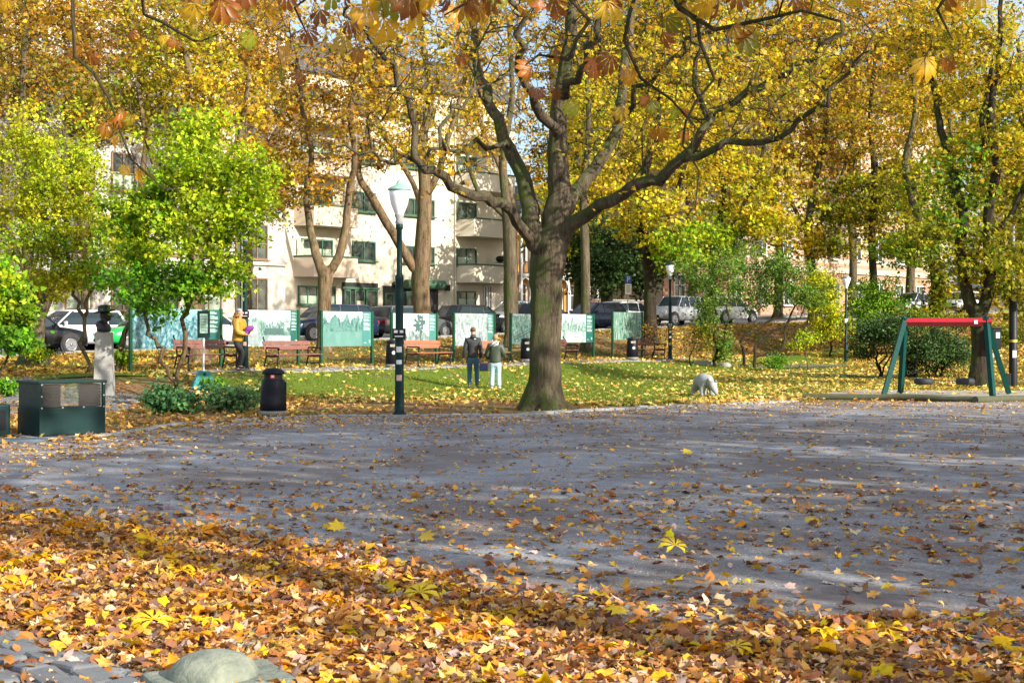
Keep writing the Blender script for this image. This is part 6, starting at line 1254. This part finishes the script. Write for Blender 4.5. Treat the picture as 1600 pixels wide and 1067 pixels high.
    sz=np.array([q[3] for q in S])*.78; A=np.array(base); ev=np.arange(k)%3==2; parts=[]
    for msk,tm in ((~ev,HANG),(ev,HANG2)): parts.append(leaves(tm,PP[msk]-A,z[msk],sz[msk],c[msk],rng,.2,frames=fr[msk],crump=.02))
    m=MB()
    for p,yy,s in zip(PP,y,S):
        p=Vector(p-A); m.tube([p+Vector((rng.normal()*.04,rng.normal()*.03,s[3]*.9)),p],[.0035,.0025],3,cap=False)
    sv=np.array([tuple(q) for q in m.v]); sf=[]
    for f in m.f: sf+=[(f[0],f[1],f[2]),(f[0],f[2],f[3])]
    parts.append((sv,np.array(sf),np.repeat([[.1,.06,.02]],len(sv),0)))
    o=0; VV=[];TT=[];CC=[]
    for v_,t_,c_ in parts: VV.append(v_);TT.append(t_+o);CC.append(c_);o+=len(v_)
    npmesh('hanging_leaves',np.concatenate(VV),np.concatenate(TT),M['chest'],root,np.concatenate(CC))
M['chest']=leafmat('chestnut_leaf_surface',.5,.06)
chest_tree()
# shading trees of the park outside the picture, right of the square
for i,(x,y,h,rr,lab) in enumerate([(13,9.5,14,5.4,'large park tree right of the square, nearest to the path'),(19.5,3,15,6,'large park tree further right of the square'),(22.5,12,15,5.5,'broad park tree beyond the right edge of the square'),(12.6,14.6,12,3.9,'slim park tree right of the square towards the swing'),(14.5,.5,13,4.2,'wide park tree behind the camera on the right')]):
    make_tree('park_tree',lab,'tree',(x,y,0),[[(x,y,0,.4),(x+.1,y,2,.33),(x-.1,y+.2,4.5,.28),(x+.2,y,7.5,.18),(x,y,11,.08)]],[((x,y,h*.66),(rr,rr,h*.4),220)],dict(n=9,size=.24,pal=YEL+GOLD,shape=QUAD,sig=.6),200+i,step=1.0,tip=.014,group='park trees shading the square')
# ---------------- camera, light
cam=bpy.data.cameras.new('camera'); co=bpy.data.objects.new('camera',cam); COL.objects.link(co); co.location=(0,0,CH); co.rotation_euler=(math.pi/2,0,0)
cam.sensor_width=36; cam.lens=36*F/1600; cam.shift_y=-(533.5-HY)/1600; cam.clip_end=3000; cam.clip_start=.05; SC.camera=co
cam.dof.use_dof=True; cam.dof.focus_distance=30; cam.dof.aperture_fstop=11
SUN_AZ=math.atan2(-.63,.78); SUN_EL=math.radians(26)   # direction towards the sun, from the right and slightly behind the camera
ld=bpy.data.lights.new('sun','SUN'); ld.energy=SUNE; ld.angle=math.radians(.55); ld.color=(1,.93,.82); lo=bpy.data.objects.new('sun',ld); COL.objects.link(lo)
dv=Vector((math.cos(SUN_AZ)*math.cos(SUN_EL),math.sin(SUN_AZ)*math.cos(SUN_EL),math.sin(SUN_EL))); lo.rotation_euler=dv.to_track_quat('Z','Y').to_euler(); lo.location=dv*60
w=bpy.data.worlds.new('World'); SC.world=w; w.use_nodes=True; nt=w.node_tree; bgn=nt.nodes['Background']; sk=nt.nodes.new('ShaderNodeTexSky'); sk.sky_type='NISHITA'; sk.sun_disc=False; sk.sun_elevation=SUN_EL; sk.sun_rotation=math.pi/2-SUN_AZ; sk.air_density=1.0; sk.dust_density=2.0; sk.ozone_density=1.5
tc=nt.nodes.new('ShaderNodeTexCoord').outputs['Generated']; cf=noise(nt,2.2,6,.6,tc,.4); cc=mixc(nt,ramp(nt,cf,[(.42,0),(.62,.75)]),sk.outputs[0],(4.5,4.7,5.2))
nt.links.new(cc,bgn.inputs[0]); bgn.inputs[1].default_value=SKYE
SC.view_settings.view_transform='Standard'; SC.view_settings.look='None'; SC.view_settings.exposure=EXPO; SC.view_settings.gamma=1
SC.cycles.max_bounces=6; SC.cycles.diffuse_bounces=3; SC.cycles.transmission_bounces=4; SC.cycles.transparent_max_bounces=8; SC.cycles.caustics_reflective=False; SC.cycles.caustics_refractive=False; SC.cycles.use_denoising=True
